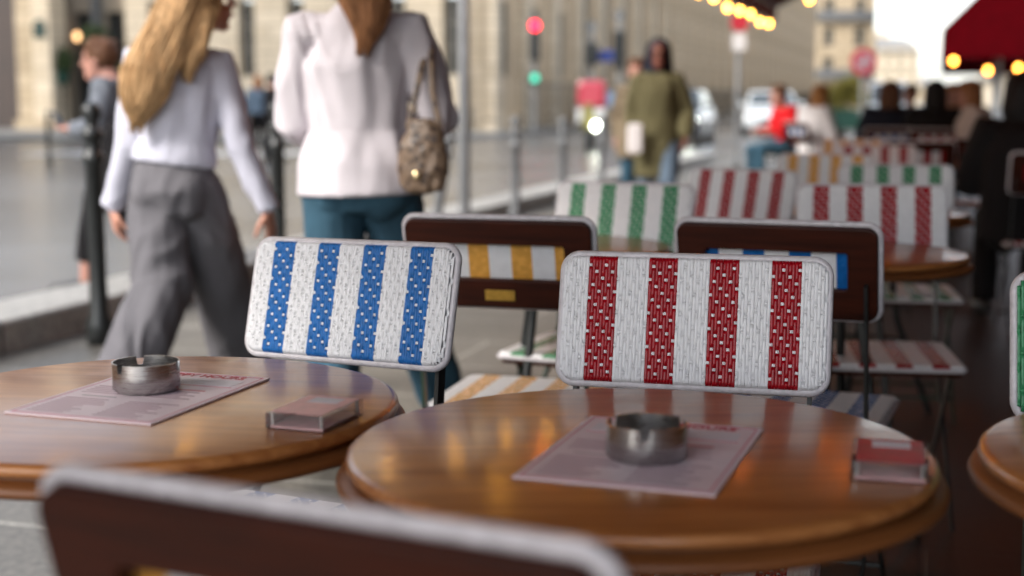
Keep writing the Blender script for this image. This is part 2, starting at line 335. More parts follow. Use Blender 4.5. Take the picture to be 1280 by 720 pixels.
# across the street
far = [st(42.5, -13.0), st(260, -13.0), st(260, -16), st(46, -16), st(46, -60), st(42.5-8.5, -60), st(42.5-8.5, -15.6), st(36, -13.6)]
bm = B(); lo = [bm.verts.new((p.x, p.y, -.05)) for p in far]; hi = [bm.verts.new((p.x, p.y, .12)) for p in far]
bm.faces.new(hi)
for i in range(len(far)): j = (i+1) % len(far); bm.faces.new((lo[i], lo[j], hi[j], hi[i]))
o = obj('far_pavement', bm, M['pave_far']); o['kind'] = 'structure'
bm = B()
for i in range(5):
    a = 26.5+i*.0; b = -13.2-i*1.2
    ps = [st(25.2, b), st(29.2, b), st(29.2, b-.55), st(25.2, b-.55)]
    bm.faces.new([bm.verts.new((p.x, p.y, -.016)) for p in ps])
o = obj('road_marking', bm, M['paint']); o['kind'] = 'structure'

# ------------------------------------------------------------------ buildings
def wall(bm, L, H, D, ops, base=0.0, mi=0):
    """wall from x=0..L in plane y=0, thickness D behind, with openings (x0,x1,z0,z1)"""
    xs = sorted({0, L} | {v for o_ in ops for v in o_[:2]}); zs = sorted({base, H} | {v for o_ in ops for v in o_[2:]})
    inside = lambda x, z: any(o_[0] < x < o_[1] and o_[2] < z < o_[3] for o_ in ops)
    for z0, z1 in zip(zs, zs[1:]):
        run = None
        for x0, x1 in zip(xs, xs[1:]):
            if inside((x0+x1)/2, (z0+z1)/2):
                if run is not None: box(bm, run, x0, 0, D, z0, z1, mi); run = None
            elif run is None: run = x0
        if run is not None: box(bm, run, L, 0, D, z0, z1, mi)
def window_mesh(wd, ht):
    bm = B(); box(bm, 0, wd, 0, .04, 0, ht)
    fr = B(); t = .07
    box(fr, 0, t, -.05, -.003, 0, ht); box(fr, wd-t, wd, -.05, -.003, 0, ht); box(fr, t, wd-t, -.05, -.003, 0, t); box(fr, t, wd-t, -.05, -.003, ht-t, ht); box(fr, wd/2-.04, wd/2+.04, -.05, -.003, t, ht-t)
    for k in (.36, .68): box(fr, t, wd/2-.04, -.045, -.003, ht*k-.025, ht*k+.025); box(fr, wd/2+.04, wd-t, -.045, -.003, ht*k-.025, ht*k+.025)
    a = bpy.data.meshes.new('pane'); bm.to_mesh(a); bm.free(); a.materials.append(M['glass'])
    b = bpy.data.meshes.new('window'); fr.to_mesh(b); fr.free(); b.materials.append(M['frame_paint'])
    return a, b
def add_window(root, ms, x, y, z):
    o = bpy.data.objects.new('window', ms[1]); COL.objects.link(o); o.parent = root; o.location = (x, y, z)
    p = bpy.data.objects.new('pane', ms[0]); COL.objects.link(p); p.parent = o

# long facade going away up the street; local x runs along the street, y into the building
corner = st(43, -14)
rotB = math.atan2(U.y, U.x)
g = thing('stone_building', 'long cream stone building with pilasters running away up the street on the left', 'building', corner, rotB)
bay, nb = 3.7, 33; L = bay*nb
w1 = window_mesh(1.5, 2.5); w2 = window_mesh(1.5, 2.6)
ops = []
for i in range(nb):
    x = 1.2+bay*i
    ops += [(x, x+1.5, 1.9, 4.4), (x, x+1.5, 6.6, 9.2)] if i < 3 else [(x-.1, x+1.8, 1.9, 9.4)]
bm = B(); wall(bm, L, 22, .6, ops); obj('wall', bm, M['stone_shade'], g)
w4 = window_mesh(1.9, 7.5)
for (x, x1, z0, z1) in ops: add_window(g, w4 if z1-z0 > 5 else w1 if z0 < 3 else w2, x, .14, z0)
bm = B(); box(bm, 0, .95, -.35, 0, 0, .6); box(bm, .1, .85, -.32, 0, .6, 15.6); box(bm, 0, .95, -.35, 0, 15.6, 16.3)
pm = bpy.data.meshes.new('pilaster'); bm.to_mesh(pm); bm.free(); pm.materials.append(M['stone_light'])
for i in range(nb):
    o = bpy.data.objects.new('pilaster', pm); COL.objects.link(o); o.parent = g; o.location = (bay*i-.1 if i else .05, -.003, 0)
bm = B(); box(bm, -.2, L, -.5, -.0, 16.3, 17.0); box(bm, -.3, L, -.7, -.5, 16.6, 17.1); obj('cornice', bm, M['stone_light'], g)
bm = B(); box(bm, .0, 3*bay, -.13, -.004, 5.2, 5.55); obj('string_course', bm, M['stone_light'], g)
bm = B()
for i in range(int(L/.5)): box(bm, .5+i*.5, .54+i*.5, -1.25, -1.21, .12, 1.75)
box(bm, .4, L, -1.26, -1.2, 1.6, 1.66); box(bm, .4, L, -1.26, -1.2, .25, .31)
f = obj('iron_railing', bm, M['iron']); f.location = corner; f.rotation_euler = (0, 0, rotB); tag(f, 'dark iron railing along the foot of the long stone building', 'railing')
# rear part of the same block (frontal wing), local x runs left -> right towards the corner
Lf = 13.0
pL = corner - V*Lf
g = thing('stone_building', 'cream stone building wing with tall narrow windows facing the crossing', 'building', pL, math.atan2(V.y, V.x))
w3 = window_mesh(.62, 2.5)
xs = [.9, 2.5, 4.3, 6.1, 7.9, 9.7, 11.6]
ops = []
for x in xs: ops += [(x, x+.62, 1.9, 4.5), (x, x+.62, 7, 9.5)]
bm = B(); wall(bm, Lf-.02, 22, .6, ops); obj('wall', bm, M['stone_light'], g)
for (x, x1, z0, z1) in ops: add_window(g, w3, x, .35, z0)
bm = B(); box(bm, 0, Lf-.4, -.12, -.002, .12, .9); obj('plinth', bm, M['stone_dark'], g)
bm = B(); box(bm, 0, Lf-.2, -.2, -.002, 5.2, 5.6); obj('string_course', bm, M['stone_light'], g)
bm = B(); box(bm, 0, Lf-.2, -.45, -.002, 16.3, 17); obj('cornice', bm, M['stone_light'], g)
# recessed cafe bay with greenery, then the dark doorway and pale pillar on the far left
pL2 = pL - V*2.7
g = thing('shop_front', 'dark shaded shop front between the white pillar and the stone wing', 'shop front', pL2 + U*.8, math.atan2(V.y, V.x))
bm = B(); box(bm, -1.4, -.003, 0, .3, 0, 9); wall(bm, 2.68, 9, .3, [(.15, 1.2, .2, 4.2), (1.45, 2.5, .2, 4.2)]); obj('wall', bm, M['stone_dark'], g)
for x in (.15, 1.45):
    bm = B(); box(bm, x, x+1.05, .2, .24, .2, 4.2); obj('shop_window', bm, M['glass'], g)
    bm = B(); box(bm, x+.5, x+.56, .1, .197, .2, 4.2); box(bm, x, x+1.05, .1, .197, 2.9, 3.0); obj('window_frame', bm, M['black_wood'], g)
bm = B(); ell(bm, (.45, -.3, 3.35), (.10, .10, .14)); obj('wall_lamp', bm, M['warm'], g)
bm = B(); box(bm, 1.1, 1.35, -.4, -.003, 0, 6.5); obj('post', bm, M['grey_metal'], g)
def leaves(bm, n, c, r, s, mi=0, fill=.5):
    for _ in range(n):
        d = Vector((random.gauss(0, 1), random.gauss(0, 1), random.gauss(0, 1))).normalized()
        k = random.random()**(1/3)*(1-fill)+fill*random.random()
        lump = 1+.35*noise.noise(d*2.2+Vector((c[0], c[1], 0)))
        p = Vector(c)+Vector((d.x*r[0], d.y*r[1], d.z*r[2]))*k*lump
        a = Vector((random.gauss(0, 1), random.gauss(0, 1), random.gauss(0, 1))).normalized()*s; b = a.orthogonal().normalized()*s*.55
        bm.faces.new([bm.verts.new(p+q) for q in (a, b, -a, -b)]).material_index = mi
for k, (x, z) in enumerate(((.45, 1.9), (1.8, 2.7), (2.3, 1.6))):
    pp = pL2 + V*x - U*.5
    bm = B(); leaves(bm, 500, (0, 0, z+.45), (.55, .35, .55), .08); t = thing('potted_shrub', ['leafy shrub on a tall stand beside the white pillar', 'leafy shrub on the tallest stand by the dark shop front', 'leafy shrub on a stand next to the stone wing'][k], 'plant', pp + Vector((0, 0, .12)))
    obj('foliage', bm, M['leaf_dark'], t); bm = B(); lathe(bm, [(0, z-.35), (.2, z-.35), (.26, z+.1), (0, z+.1)], 16); obj('pot', bm, M['green_box'], t)
    bm = B(); tube(bm, [(0, 0, 0), (0, 0, z-.35)], .05); obj('stand', bm, M['iron'], t)
pL3 = pL2 - V*.35 - U*1.0
g = thing('stone_pillar', 'pale stone pillar with a dark green plaque beside the dark doorway', 'pillar', pL3, math.atan2(V.y, V.x))
bm = B(); box(bm, .0, .72, 0, 1.0, .0, 10); obj('shaft', bm, M['stone_light'], g, bevel=.03); bm = B(); box(bm, -.75, .82, -.14, -.003, .12, .45); obj('base', bm, M['stone'], g, bevel=.02)
bm = B(); box(bm, -.74, -.003, .12, 1.2, 0, 10); obj('side_pier', bm, M['stone'], g, bevel=.02)
bm = B()
pts = [(.45+.22*math.cos(t*math.pi/8), 3.55+.2*math.sin(t*math.pi/8)) for t in range(9)]
pts = [(.58, 3.25)]+[(.34+.24*math.cos(t*math.pi/8), 3.6+.28*math.sin(t*math.pi/8)) for t in range(9)]+[(.10, 3.25)]
fr = [bm.verts.new((x, -.05, z)) for x, z in pts]; bk = [bm.verts.new((x, -.003, z)) for x, z in pts]; bm.faces.new(fr); bm.faces.new(bk[::-1])
for i in range(len(pts)): j = (i+1) % len(pts); bm.faces.new((fr[i], bk[i], bk[j], fr[j]))
obj('plaque', bm, M['green_sign'], g)
g = thing('doorway_building', 'building with a tall dark doorway at the far left edge', 'building', pL3 - V*9.15 + U*.6, math.atan2(V.y, V.x))
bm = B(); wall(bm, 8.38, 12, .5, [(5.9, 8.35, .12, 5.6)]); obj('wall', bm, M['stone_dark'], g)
bm = B(); box(bm, 5.9, 8.35, .35, .45, .12, 5.6); obj('door', bm, M['black_wood'], g)
bm = B(); ell(bm, (8.1, .2, 2.4), (.12, .1, .3)); obj('lantern', bm, mat('dim_lantern', (.5, .3, .1), .4, emit=(1, .45, .12), es=.25), g)
# buildings farther up the street
def haussmann(name, label, a0, a1, b, h, facing='left', mwall='stone'):
    L = a1-a0
    if facing == 'left': o0 = st(a0, b); rz = math.atan2(U.y, U.x)
    elif facing == 'front': o0 = st(a0, b); rz = math.atan2(V.y, V.x); L = a1-a0
    else: o0 = st(a1, b); rz = math.atan2(-U.y, -U.x)
    g = thing(name, label, 'building', o0, rz); n = max(2, int(L/3.2)); bw = L/n; ops = []
    nf = min(int((h-4)/3.3), max(1, 90//n)); wm = window_mesh(1.2, 2.1)
    for i in range(n):
        for k in range(nf): ops.append((bw*i+bw/2-.6, bw*i+bw/2+.6, 4.6+3.3*k, 6.7+3.3*k))
    for i in range(n): ops.append((bw*i+.5, bw*i+bw-.5, .3, 3.4)) if len(ops) < 99 else None
    bm = B(); wall(bm, L, h, .5, ops); box(bm, 0, L, .5, 12, 0, h); obj('wall', bm, M[mwall], g)
    for (x, x1, z0, z1) in ops:
        if z0 > 4: add_window(g, wm, x, .12, z0)
        else: bb = B(); box(bb, x, x1, .3, .4, z0, z1); obj('shop_window', bb, M['glass'], g)
    bm = B(); box(bm, -.1, L+.1, -.5, -.002, h-.5, h+.01); obj('cornice', bm, M['stone_light'], g)
    bm = B()
    for k in range(0, nf, 2): box(bm, .2, L-.2, -.6, -.003, 4.3+3.3*k, 4.45+3.3*k); box(bm, .2, L-.2, -.6, -.55, 4.45+3.3*k, 5.3+3.3*k)
    obj('balcony', bm, M['iron'], g)
    bm = B(); v = [bm.verts.new(c) for c in ((0, 0, h+.02), (L, 0, h+.02), (L, 12, h+.02), (0, 12, h+.02), (1.2, 1.6, h+3.4), (L-1.2, 1.6, h+3.4), (L-1.2, 10, h+3.4), (1.2, 10, h+3.4))]
    for f in ((0, 1, 5, 4), (1, 2, 6, 5), (2, 3, 7, 6), (3, 0, 4, 7), (4, 5, 6, 7)): bm.faces.new([v[i] for i in f])
    r_ = obj('roof', bm, M['zinc'], g)
    for x in (2.2, L-3): bm = B(); box(bm, x, x+.9, 4, 6.5, h+3, h+5.2); obj('chimney', bm, M['stone_light'], r_)
    for i in range(min(n, 8)): bm = B(); x = bw*i+bw/2; box(bm, x-.5, x+.5, .35, 1.4, h+.5, h+2.3); obj('dormer', bm, M['stone_light'], r_)
haussmann('apartment_building', 'unseen stone building across the road beside the viewpoint, added to limit sky light', -45, 26, -31, 21, 'left', 'stone')  # out of view, added to cut sky fill and give reflections
c0 = dep(1092, 350); c1 = dep(1150, 350)
g0 = (c0.x*U.x + c0.y*U.y, c0.x*V.x + c0.y*V.y)
def front_house(name, label, px0, px1, depth, h, m, balc=False):
    a = dep(px0, depth); bq = dep(px1, depth); L = (bq-a).length
    g = thing(name, label, 'building', (a.x, a.y, 0), 0); ops = []; n = max(2, round(L/3.4)); bw = L/n; nf = int((h-3)/3.4)
    for i in range(n):
        for k in range(nf): ops.append((bw*i+bw/2-.6, bw*i+bw/2+.6, 4+3.4*k, 6.2+3.4*k))
    wm = window_mesh(1.2, 2.2)
    bm = B(); wall(bm, L, h, .5, ops); obj('wall', bm, M[m], g)
    bm = B(); box(bm, 0, L, .55, 12, 0, h-.02); obj('rear_block', bm, M[m], g)
    for o_ in ops: add_window(g, wm, o_[0], .28, o_[2])
    for z_ in (sorted({q_[2] for q_ in ops})[::2] if balc else ()):
        bm = B(); box(bm, .2, L-.2, -.7, -.003, z_-.35, z_-.15); box(bm, .2, L-.2, -.7, -.64, z_-.15, z_+.75); obj('balcony', bm, M['grey_metal'], g)
    bm = B(); box(bm, -.3, L+.3, -.5, -.002, h-.4, h); obj('cornice', bm, M['stone_light'], g)
    bm = B(); v = [bm.verts.new(c) for c in ((0, 0, h+.02), (L, 0, h+.02), (L, 12, h+.02), (0, 12, h+.02), (.5, 1.2, h+2.8), (L*.72, 1.2, h+2.8), (L*.72, 10, h+2.8), (.5, 10, h+2.8))]
    for f in ((0, 1, 5, 4), (1, 2, 6, 5), (2, 3, 7, 6), (3, 0, 4, 7), (4, 5, 6, 7)): bm.faces.new([v[i] for i in f])
    r_ = obj('roof', bm, M['zinc'], g)
    for i in range(n): x = bw*i+bw/2; bm = B(); box(bm, x-.5, x+.5, .2, 1.2, h+.5, h+2); obj('dormer', bm, M['stone_light'], r_)
    bm = B(); box(bm, 1.5, L*.5, 5, 6, h+2.7, h+4.6); obj('chimney', bm, M['stone_light'], r_)
front_house('apartment_building', 'grey beige stone apartment building with balconies just past the long facade', 1014, 1091, 168, 25, 'stone', True)
front_house('apartment_building', 'pale cream house with grey mansard roof closing the far end of the street', 1085, 1147, 352, 13.6, 'stone_light')
front_house('apartment_building', 'small low house right of the cream mansard house at the far end', 1143, 1166, 470, 6, 'stone')
haussmann('apartment_building', 'beige apartment building on the cafe side beyond the farther awning', 64, 330, 7.6, 11.5, 'right', 'stone_light')

# ------------------------------------------------------------------ street furniture
def bollard(px_a, b, label, tall=1.08, m='iron', lean=0, grp='bollards along the kerb', name='bollard'):
    p = st(px_a, b); g = thing(name, label, 'bollard', (p.x, p.y, 0), 0, grp)
    bm = B(); lathe(bm, [(0, 0), (.062, 0), (.062, .10), (.045, .14), (.04, .3), (.04, tall-.28), (.05, tall-.27), (.05, tall-.24), (.036, tall-.23), (.036, tall-.17), (.05, tall-.16), (.05, tall-.13), (.03, tall-.12), (.03, tall-.09), (.045, tall-.06), (.042, tall-.02), (.02, tall), (0, tall)], 20)
    o = obj('post', bm, M[m], g, True)
    if lean: g.rotation_euler = (0, lean, 0)
    return g
bollard(5.62, -3.72, 'black iron bollard at the kerb beside the blonde woman', 1.12)
bollard(7.5, -3.72, 'black iron bollard between the two walking women', 1.12)
bollard(10.35, -3.8, 'leaning grey bollard just left of the tall slim pole', .98, 'grey_metal', R(9))
bollard(12.35, -3.72, 'grey bollard just right of the tall slim pole', .98, 'grey_metal')
bollard(14.05, -3.72, 'grey bollard second to the right of the tall slim pole', .95, 'grey_metal')
bollard(15.8, -3.72, 'grey bollard nearest the man in the olive parka', .95, 'grey_metal')
p = dep(62, 24.2); p_ = Vector((p.x, p.y, 0)); bollard(p.x*U.x+p.y*U.y, p.x*V.x+p.y*V.y, 'small black bollard across the street before the white pillar', .95)
def pole(p, h, r, label, m='grey_metal', cat='pole', name='street_pole', base=0):
    g = thing(name, label, cat, (p.x, p.y, base)); bm = B(); lathe(bm, [(0, 0), (r*1.6, 0), (r*1.6, .12), (r*1.1, .16), (r, .4), (r, h), (0, h)], 16); obj('pole', bm, M[m], g, True); return g
g = pole(st(10.9, -3.72), 4.6, .045, 'tall slim grey pole at the kerb beside the woman in white')
bm = B(); ell(bm, (0, 0, 4.75), (.16, .16, .2)); obj('lamp_head', bm, M['lamp_off'], g, True)
def disc(bm, r, t, y, z=0, x=0, mi=0, seg=28):
    mt = Matrix.Translation((x, y, z)) @ Matrix.Rotation(R(90), 4, 'X')
    gg = bmesh.ops.create_cone(bm, cap_ends=True, segments=seg, radius1=r, radius2=r, depth=t, matrix=mt)
    for v in gg['verts']:
        for f in v.link_faces: f.material_index = mi
# traffic light
p = dep(668, 42); g = pole(p, 3.5, .055, 'traffic light showing red before the stone building', cat='traffic light', name='traffic_light', base=.12)
bm = B(); box(bm, -.15, .15, -.32, -.06, 2.15, 3.4); obj('signal_head', bm, M['iron'], g, bevel=.03)
bm = B(); disc(bm, .12, .04, -.34, 3.17); obj('red_lamp', bm, M['sig_red'], g)
bm = B(); disc(bm, .09, .04, -.34, 2.75); obj('amber_lamp', bm, M['glass'], g)
bm = B(); disc(bm, .09, .04, -.34, 2.36); obj('green_lamp', bm, M['glass'], g)
bm = B(); box(bm, -.16, .16, -.3, -.07, 1.5, 1.8); h_ = obj('pedestrian_signal', bm, M['iron'], g, bevel=.02)
bm = B(); disc(bm, .11, .03, -.32, 1.65); obj('green_figure_lamp', bm, M['sig_green'], g)
for px, d, hd, lb in ((739, 38, 3.0, 'grey backed traffic signal left of the blue sign'), (772, 38, 3.3, 'dark traffic signal right of the blue sign')):
    p = dep(px, d); g = pole(p, hd, .05, lb, cat='traffic signal', name='traffic_signal')
    bm = B(); box(bm, -.15, .15, -.28, -.06, hd-1.35 if px > 750 else hd-.95, hd-.35); obj('signal_head', bm, M['iron'], g, bevel=.03)
    bm = B(); disc(bm, .13, .06, 0, hd-.02+.1); obj('round_lamp', bm, M['grey_metal'], g)
    if px > 750: bm = B(); box(bm, -.62, -.06, -.05, -.02, 2.15, 2.45); obj('blue_sign', bm, M['blue_sign'], g); bm = B(); box(bm, -.3, -.06, -.06, -.03, .95, 1.35); obj('pale_blue_panel', bm, mat('pale_blue', (.16, .26, .4), .4), g)
# red topped sign post
p = dep(920, 23); g = pole(p, 2.75, .035, 'slim sign post with a red sign above a white one', cat='sign post', name='sign_post')
bm = B(); disc(bm, .15, .02, -.05, 2.38); obj('red_sign', bm, M['red_sign'], g)
bm = B(); box(bm, -.11, .11, -.06, -.04, 1.92, 2.2); obj('white_sign', bm, M['white_sign'], g)
p = dep(1075, 30); g = pole(p, 2.2, .03, 'round no parking sign on a pole above the seated customers', cat='road sign', name='road_sign')
bm = B(); disc(bm, .28, .02, -.05, 1.93); obj('red_border', bm, M['red_sign'], g); bm = B(); disc(bm, .17, .02, -.062, 1.93); q = obj('sign_centre', bm, M['grey_sign'], g)
bm = B(); box(bm, -.17, .17, -.08, -.075, -.03, .03, mt=Matrix.Translation((0, 0, 1.93)) @ Matrix.Rotation(R(45), 4, 'Y')); obj('red_bar', bm, M['red_sign'], g)

# ------------------------------------------------------------------ vehicles
def car(name, label, p, rz, paint, van=False, lit=False, cat='car'):
    g = thing(name, label, cat, (p.x, p.y, -.02), rz)      # faces -y
    W = .88; prof_low = [(-2.05, .32), (-2.1, .55), (-1.98, .78), (-1.0, .93), (1.75, .98), (2.0, .85), (2.05, .4), (1.9, .26), (-1.9, .26)]
    def extr(prof, wl, wh, zt, name, m, bev=.05):
        bm = B(); zmin = min(z for _, z in prof); zmax = max(z for _, z in prof)
        wf = lambda z: wl+(wh-wl)*(z-zmin)/(zmax-zmin)
        a = [bm.verts.new((-wf(z), y, z)) for y, z in prof]; b = [bm.verts.new((wf(z), y, z)) for y, z in prof]
        bm.faces.new(a); bm.faces.new(b[::-1])
        for i in range(len(prof)): j = (i+1) % len(prof); bm.faces.new((a[i], b[i], b[j], a[j]))
        bmesh.ops.recalc_face_normals(bm, faces=bm.faces); return obj(name, bm, m, g, bevel=bev)
    extr(prof_low, W, W-.03, 1, 'body', M[paint], .07)
    hgt = 1.95 if van else 1.43
    cab = [(-1.0, .935), (-.35, hgt), (1.9 if van else 1.1, hgt), (1.98 if van else 1.7, .98)]
    extr(cab, W-.06, W-.2 if not van else W-.1, 1, 'cabin', M[paint], .06)
    bm = B(); k = 1.02; s = .012
    y0, z0, y1, z1 = -1.0, .935, -.35, hgt
    nrm = Vector((0, -(z1-z0), (y1-y0))).normalized()*s
    q = [(-W+.14, y0+(y1-y0)*.1, z0+(z1-z0)*.1), (W-.14, y0+(y1-y0)*.1, z0+(z1-z0)*.1), (W-.26, y0+(y1-y0)*.88, z0+(z1-z0)*.88), (-W+.26, y0+(y1-y0)*.88, z0+(z1-z0)*.88)]
    bm.faces.new([bm.verts.new(Vector(c)+nrm) for c in q]); obj('windscreen', bm, M['car_glass'], g)
    for sx in (-1, 1):
        bm = B(); xx = lambda z: sx*((W-.06)+((-.14 if not van else -.04))*(z-.935)/(hgt-.935)+.012)
        bm.faces.new([bm.verts.new(c) for c in ((xx(1.02), -.78, 1.02), (xx(1.02), 1.3, 1.02), (xx(hgt-.1), .95, hgt-.1), (xx(hgt-.1), -.3, hgt-.1))]); obj('side_window', bm, M['car_glass'], g)
        for yy in (-1.3, 1.25):
            bm = B(); mt = Matrix.Translation((sx*.80, yy, .31)) @ Matrix.Rotation(R(90), 4, 'Y')
            bmesh.ops.create_cone(bm, cap_ends=True, segments=24, radius1=.31, radius2=.31, depth=.2, matrix=mt); wh = obj('wheel', bm, M['tyre'], g, bevel=.02)
            bm = B(); mt = Matrix.Translation((sx*.89, yy, .31)) @ Matrix.Rotation(R(90), 4, 'Y')
            bmesh.ops.create_cone(bm, cap_ends=True, segments=20, radius1=.2, radius2=.2, depth=.04, matrix=mt); obj('rim', bm, M['rim_metal'], wh)
        bm = B(); ell(bm, (sx*.66, -2.04, .66), (.15, .07, .09)); obj('headlight', bm, M['headlight' if lit else 'lamp_off'], g, True)
        bm = B(); ell(bm, (sx*.97, -.72, 1.02), (.1, .06, .07)); obj('wing_mirror', bm, M[paint], g, True)
    bm = B(); box(bm, -.4, .4, -2.13, -2.08, .42, .6); obj('grille', bm, M['iron'], g); bm = B(); box(bm, -.26, .26, -2.16, -2.134, .36, .45); obj('number_plate', bm, M['white_sign'], g)
car('parked_car', 'dark car with lit headlights behind the olive parka man', dep(842, 37), R(-14), 'car_dark', lit=True)
car('parked_car', 'white car beside the man in the red top', dep(962, 46), R(-8), 'car_white')
car('delivery_van', 'white van far behind the seated customers', dep(1108, 62), R(-12), 'car_white', van=True, cat='van')
# delivery scooter with big red top box
p = dep(738, 33); g = thing('delivery_scooter', 'red delivery scooter with a large box and lit headlamp', 'scooter', (p.x, p.y, -.02), R(-8))
bm = B(); box(bm, -.33, .33, .1, .7, .95, 1.6); obj('top_box', bm, M['car_red'], g, bevel=.09); bm = B(); box(bm, -.33, .33, -.02, .099, .62, .95); obj('white_panel', bm, M['white_sign'], g, bevel=.04)
bm = B(); tube(bm, [(0, .6, .75), (0, .1, .8), (0, -.25, .45), (0, -.6, .5), (0, -.62, 1.0)], [(.18, .1), (.2, .1), (.2, .05), (.16, .06), (.14, .07)], side=(1, 0, 0)); obj('body', bm, mat('olive_plastic', (.22, .19, .06), .4), g, True)
for yy in (-.75, .6): bm = B(); bmesh.ops.create_cone(bm, cap_ends=True, segments=24, radius1=.25, radius2=.25, depth=.1, matrix=Matrix.Translation((0, yy, .25)) @ Matrix.Rotation(R(90), 4, 'Y')); obj('wheel', bm, M['tyre'], g, bevel=.02)
bm = B(); ell(bm, (.2, -.82, .56), (.09, .05, .09)); obj('headlight', bm, M['headlight'], g, True)
bm = B(); tube(bm, [(-.32, -.6, 1.05), (0, -.68, 1.0), (.32, -.6, 1.05)], .018); obj('handlebar', bm, M['iron'], g)

# tree and planter up the street
p = dep(1056, 55); g = thing('small_tree', 'yellowish green bushy tree growing from the green planter', 'tree', (p.x, p.y, .62))
bm = B(); tube(bm, [(0, 0, -.4), (.03, 0, .3), (0, .05, .9)], [.06, .05, .03]); tube(bm, [(.02, 0, .3), (.3, .1, .9)], [.03, .015]); tube(bm, [(.02, 0, .3), (-.3, .1, .9)], [.03, .015]); obj('trunk', bm, M['bark'], g, True)
bm = B()
for c in ((0, 0, .8), (.5, .1, .6), (-.5, 0, .7), (.15, 0, 1.1), (-.25, .1, .2)): leaves(bm, 420, c, (.6, .5, .5), .08)
obj('crown', bm, M['leaf'], g)
bm = B(); box(bm, -1.3, 1.3, -.35, .35, 0, .78); o = tag(obj('planter', bm, M['green_box'], loc=(p.x+.4, p.y-.1, 0), bevel=.02), 'long dark green planter box behind the seated customers', 'planter')

# ------------------------------------------------------------------ cafe awnings, strings of bulbs
SM = Matrix(((U.x, V.x, 0, 0), (U.y, V.y, 0, 0), (0, 0, 1, 0), (0, 0, 0, 1)))
def awning(name, label, a0, a1, prof, drop, m='awning', flap=True):
    g = thing(name, label, 'awning', (0, 0, 0)); bm = B(); n = int((a1-a0)/1.2)
    def strip(pr, nm, mm, t=.006):
        bm = B(); rows = []
        for i in range(n+1):
            a = a0+(a1-a0)*i/n; rows.append([[bm.verts.new(SM @ Vector((a, b_, z_+dz-.015*(i % 2)))) for b_, z_ in pr] for dz in (0, -t)])
        for r0, r1 in zip(rows, rows[1:]):
            for s_ in (0, 1):
                for j in range(len(pr)-1): bm.faces.new((r0[s_][j], r0[s_][j+1], r1[s_][j+1], r1[s_][j]))
        return obj(nm, bm, mm, g)
    strip(prof, 'canopy', M[m])
    b0, z0 = prof[0]; bm = B(); k = int((a1-a0)/.25)
    for i in range(k):
        aa, ab = a0+(a1-a0)*i/k, a0+(a1-a0)*(i+1)/k
        for y_ in (b0, b0-.008):
            q = [(aa, z0), (ab, z0), (ab, z0-drop), ((aa+ab)/2, z0-drop-.05), (aa, z0-drop)]
            bm.faces.new([bm.verts.new(SM @ Vector((a_, y_+.012*math.sin(i*1.3), z_))) for a_, z_ in q])
    obj('valance', bm, M[m], g)
    for a_ in (a0, a1) if flap else ():
        bm = B(); pr = [(b_, z_-.004) for b_, z_ in prof]; bot = [(pr[-1][0], z0-drop), (pr[0][0], z0-drop)]
        L_ = [[bm.verts.new(SM @ Vector((a_+o_, b_, z_))) for b_, z_ in pr+bot] for o_ in (0, .012)]
        bm.faces.new(L_[0]); bm.faces.new(L_[1][::-1])
        for i in range(len(L_[0])): j = (i+1) % len(L_[0]); bm.faces.new((L_[0][i], L_[1][i], L_[1][j], L_[0][j]))
        obj('side_flap', bm, M[m], g)
    bm = B()
    for a_ in [a0+.1+(a1-a0-.2)*i/4 for i in range(5)]:
        tube(bm, [SM @ Vector((a_, b_, z_-.06)) for b_, z_ in prof], .02)
    tube(bm, [SM @ Vector((a0, b0+.03, z0-.05)), SM @ Vector((a1, b0+.03, z0-.05))], .025)
    obj('frame', bm, M['grey_metal'], g); return g
awning('cafe_awning', 'dark red cafe awning hung with bulbs over the near terrace', -2.0, 24.2, [(-2.72, 2.72), (-.6, 3.7), (3.6, 4.9)], .26, flap=False)
g = awning('cafe_awning', 'dark red awning with steep roof farther along the terrace', 37.5, 62, [(-.05, 2.9), (1.9, 4.9), (7.5, 5.5)], .72)
def lights(label, pts, sag, m, r=.03, cable=True, drop=.07, cat='string lights'):
    p0 = Vector(pts[0]); g = thing('string_lights', label, cat, p0, 0, 'strings of warm bulbs')
    if cable: bm = B(); tube(bm, [Vector(p)-p0 for p in pts], .005, 6, caps=False); obj('cable', bm, M['cable'], g)
    for i, p in enumerate(pts):
        q = Vector(p)-p0; bm = B(); ell(bm, (0, 0, 0), (r, r, r*1.25), u=12, v=8); b_ = obj('bulb', bm, m, g, True, loc=q+Vector((0, 0, -drop)))
        bm = B(); tube(bm, [(0, 0, r*1.1), (0, 0, drop)], r*.45, 8); obj('socket', bm, M['cable'], b_)
lights('warm bulbs strung along the front edge of the near awning', [st(-4.6+i*1.19, -2.80, 2.46+.03*math.sin(i*2.1)) for i in range(3, 25)], 0, M['bulb'], .036)
lights('warm bulbs strung under the roof of the near awning ending near the street edge', [st(3.65+i*2.05, -1.98, 2.72) for i in range(10)], 0, M['bulb'], .04)
lights('warm bulbs strung across the terrace above the nearest tables', [st(6.8+.03*i, b_, 2.42-.03*i) for i, b_ in enumerate((-2.02, -1.6, -1.18, -.8, -.2))], 0, M['bulb_over'], .032)
lights('warm bulbs strung across the terrace above the third row of tables', [st(9.6, -2.3+i*.9, 2.5-.12*math.sin(i/6*math.pi)) for i in range(6)], 0, M['bulb_over'], .032)
aw = [(1192, 76, 37.0), (1235, 88, 38.5), (1254, 66, 37.0), (1273, 85, 38), (1285, 50, 36.5)]
def atd(px, py, d):
    x = (px - PXW/2)/F; y = (PXH/2 - py)/F; c, s = math.cos(PITCH), math.sin(PITCH)
    v = Vector((x, c + y*s, -s + y*c)); return Vector((0, 0, CAM_H)) + v*(d/v.y)
pts = [atd(*q)+Vector((0, 0, .12)) for q in aw]
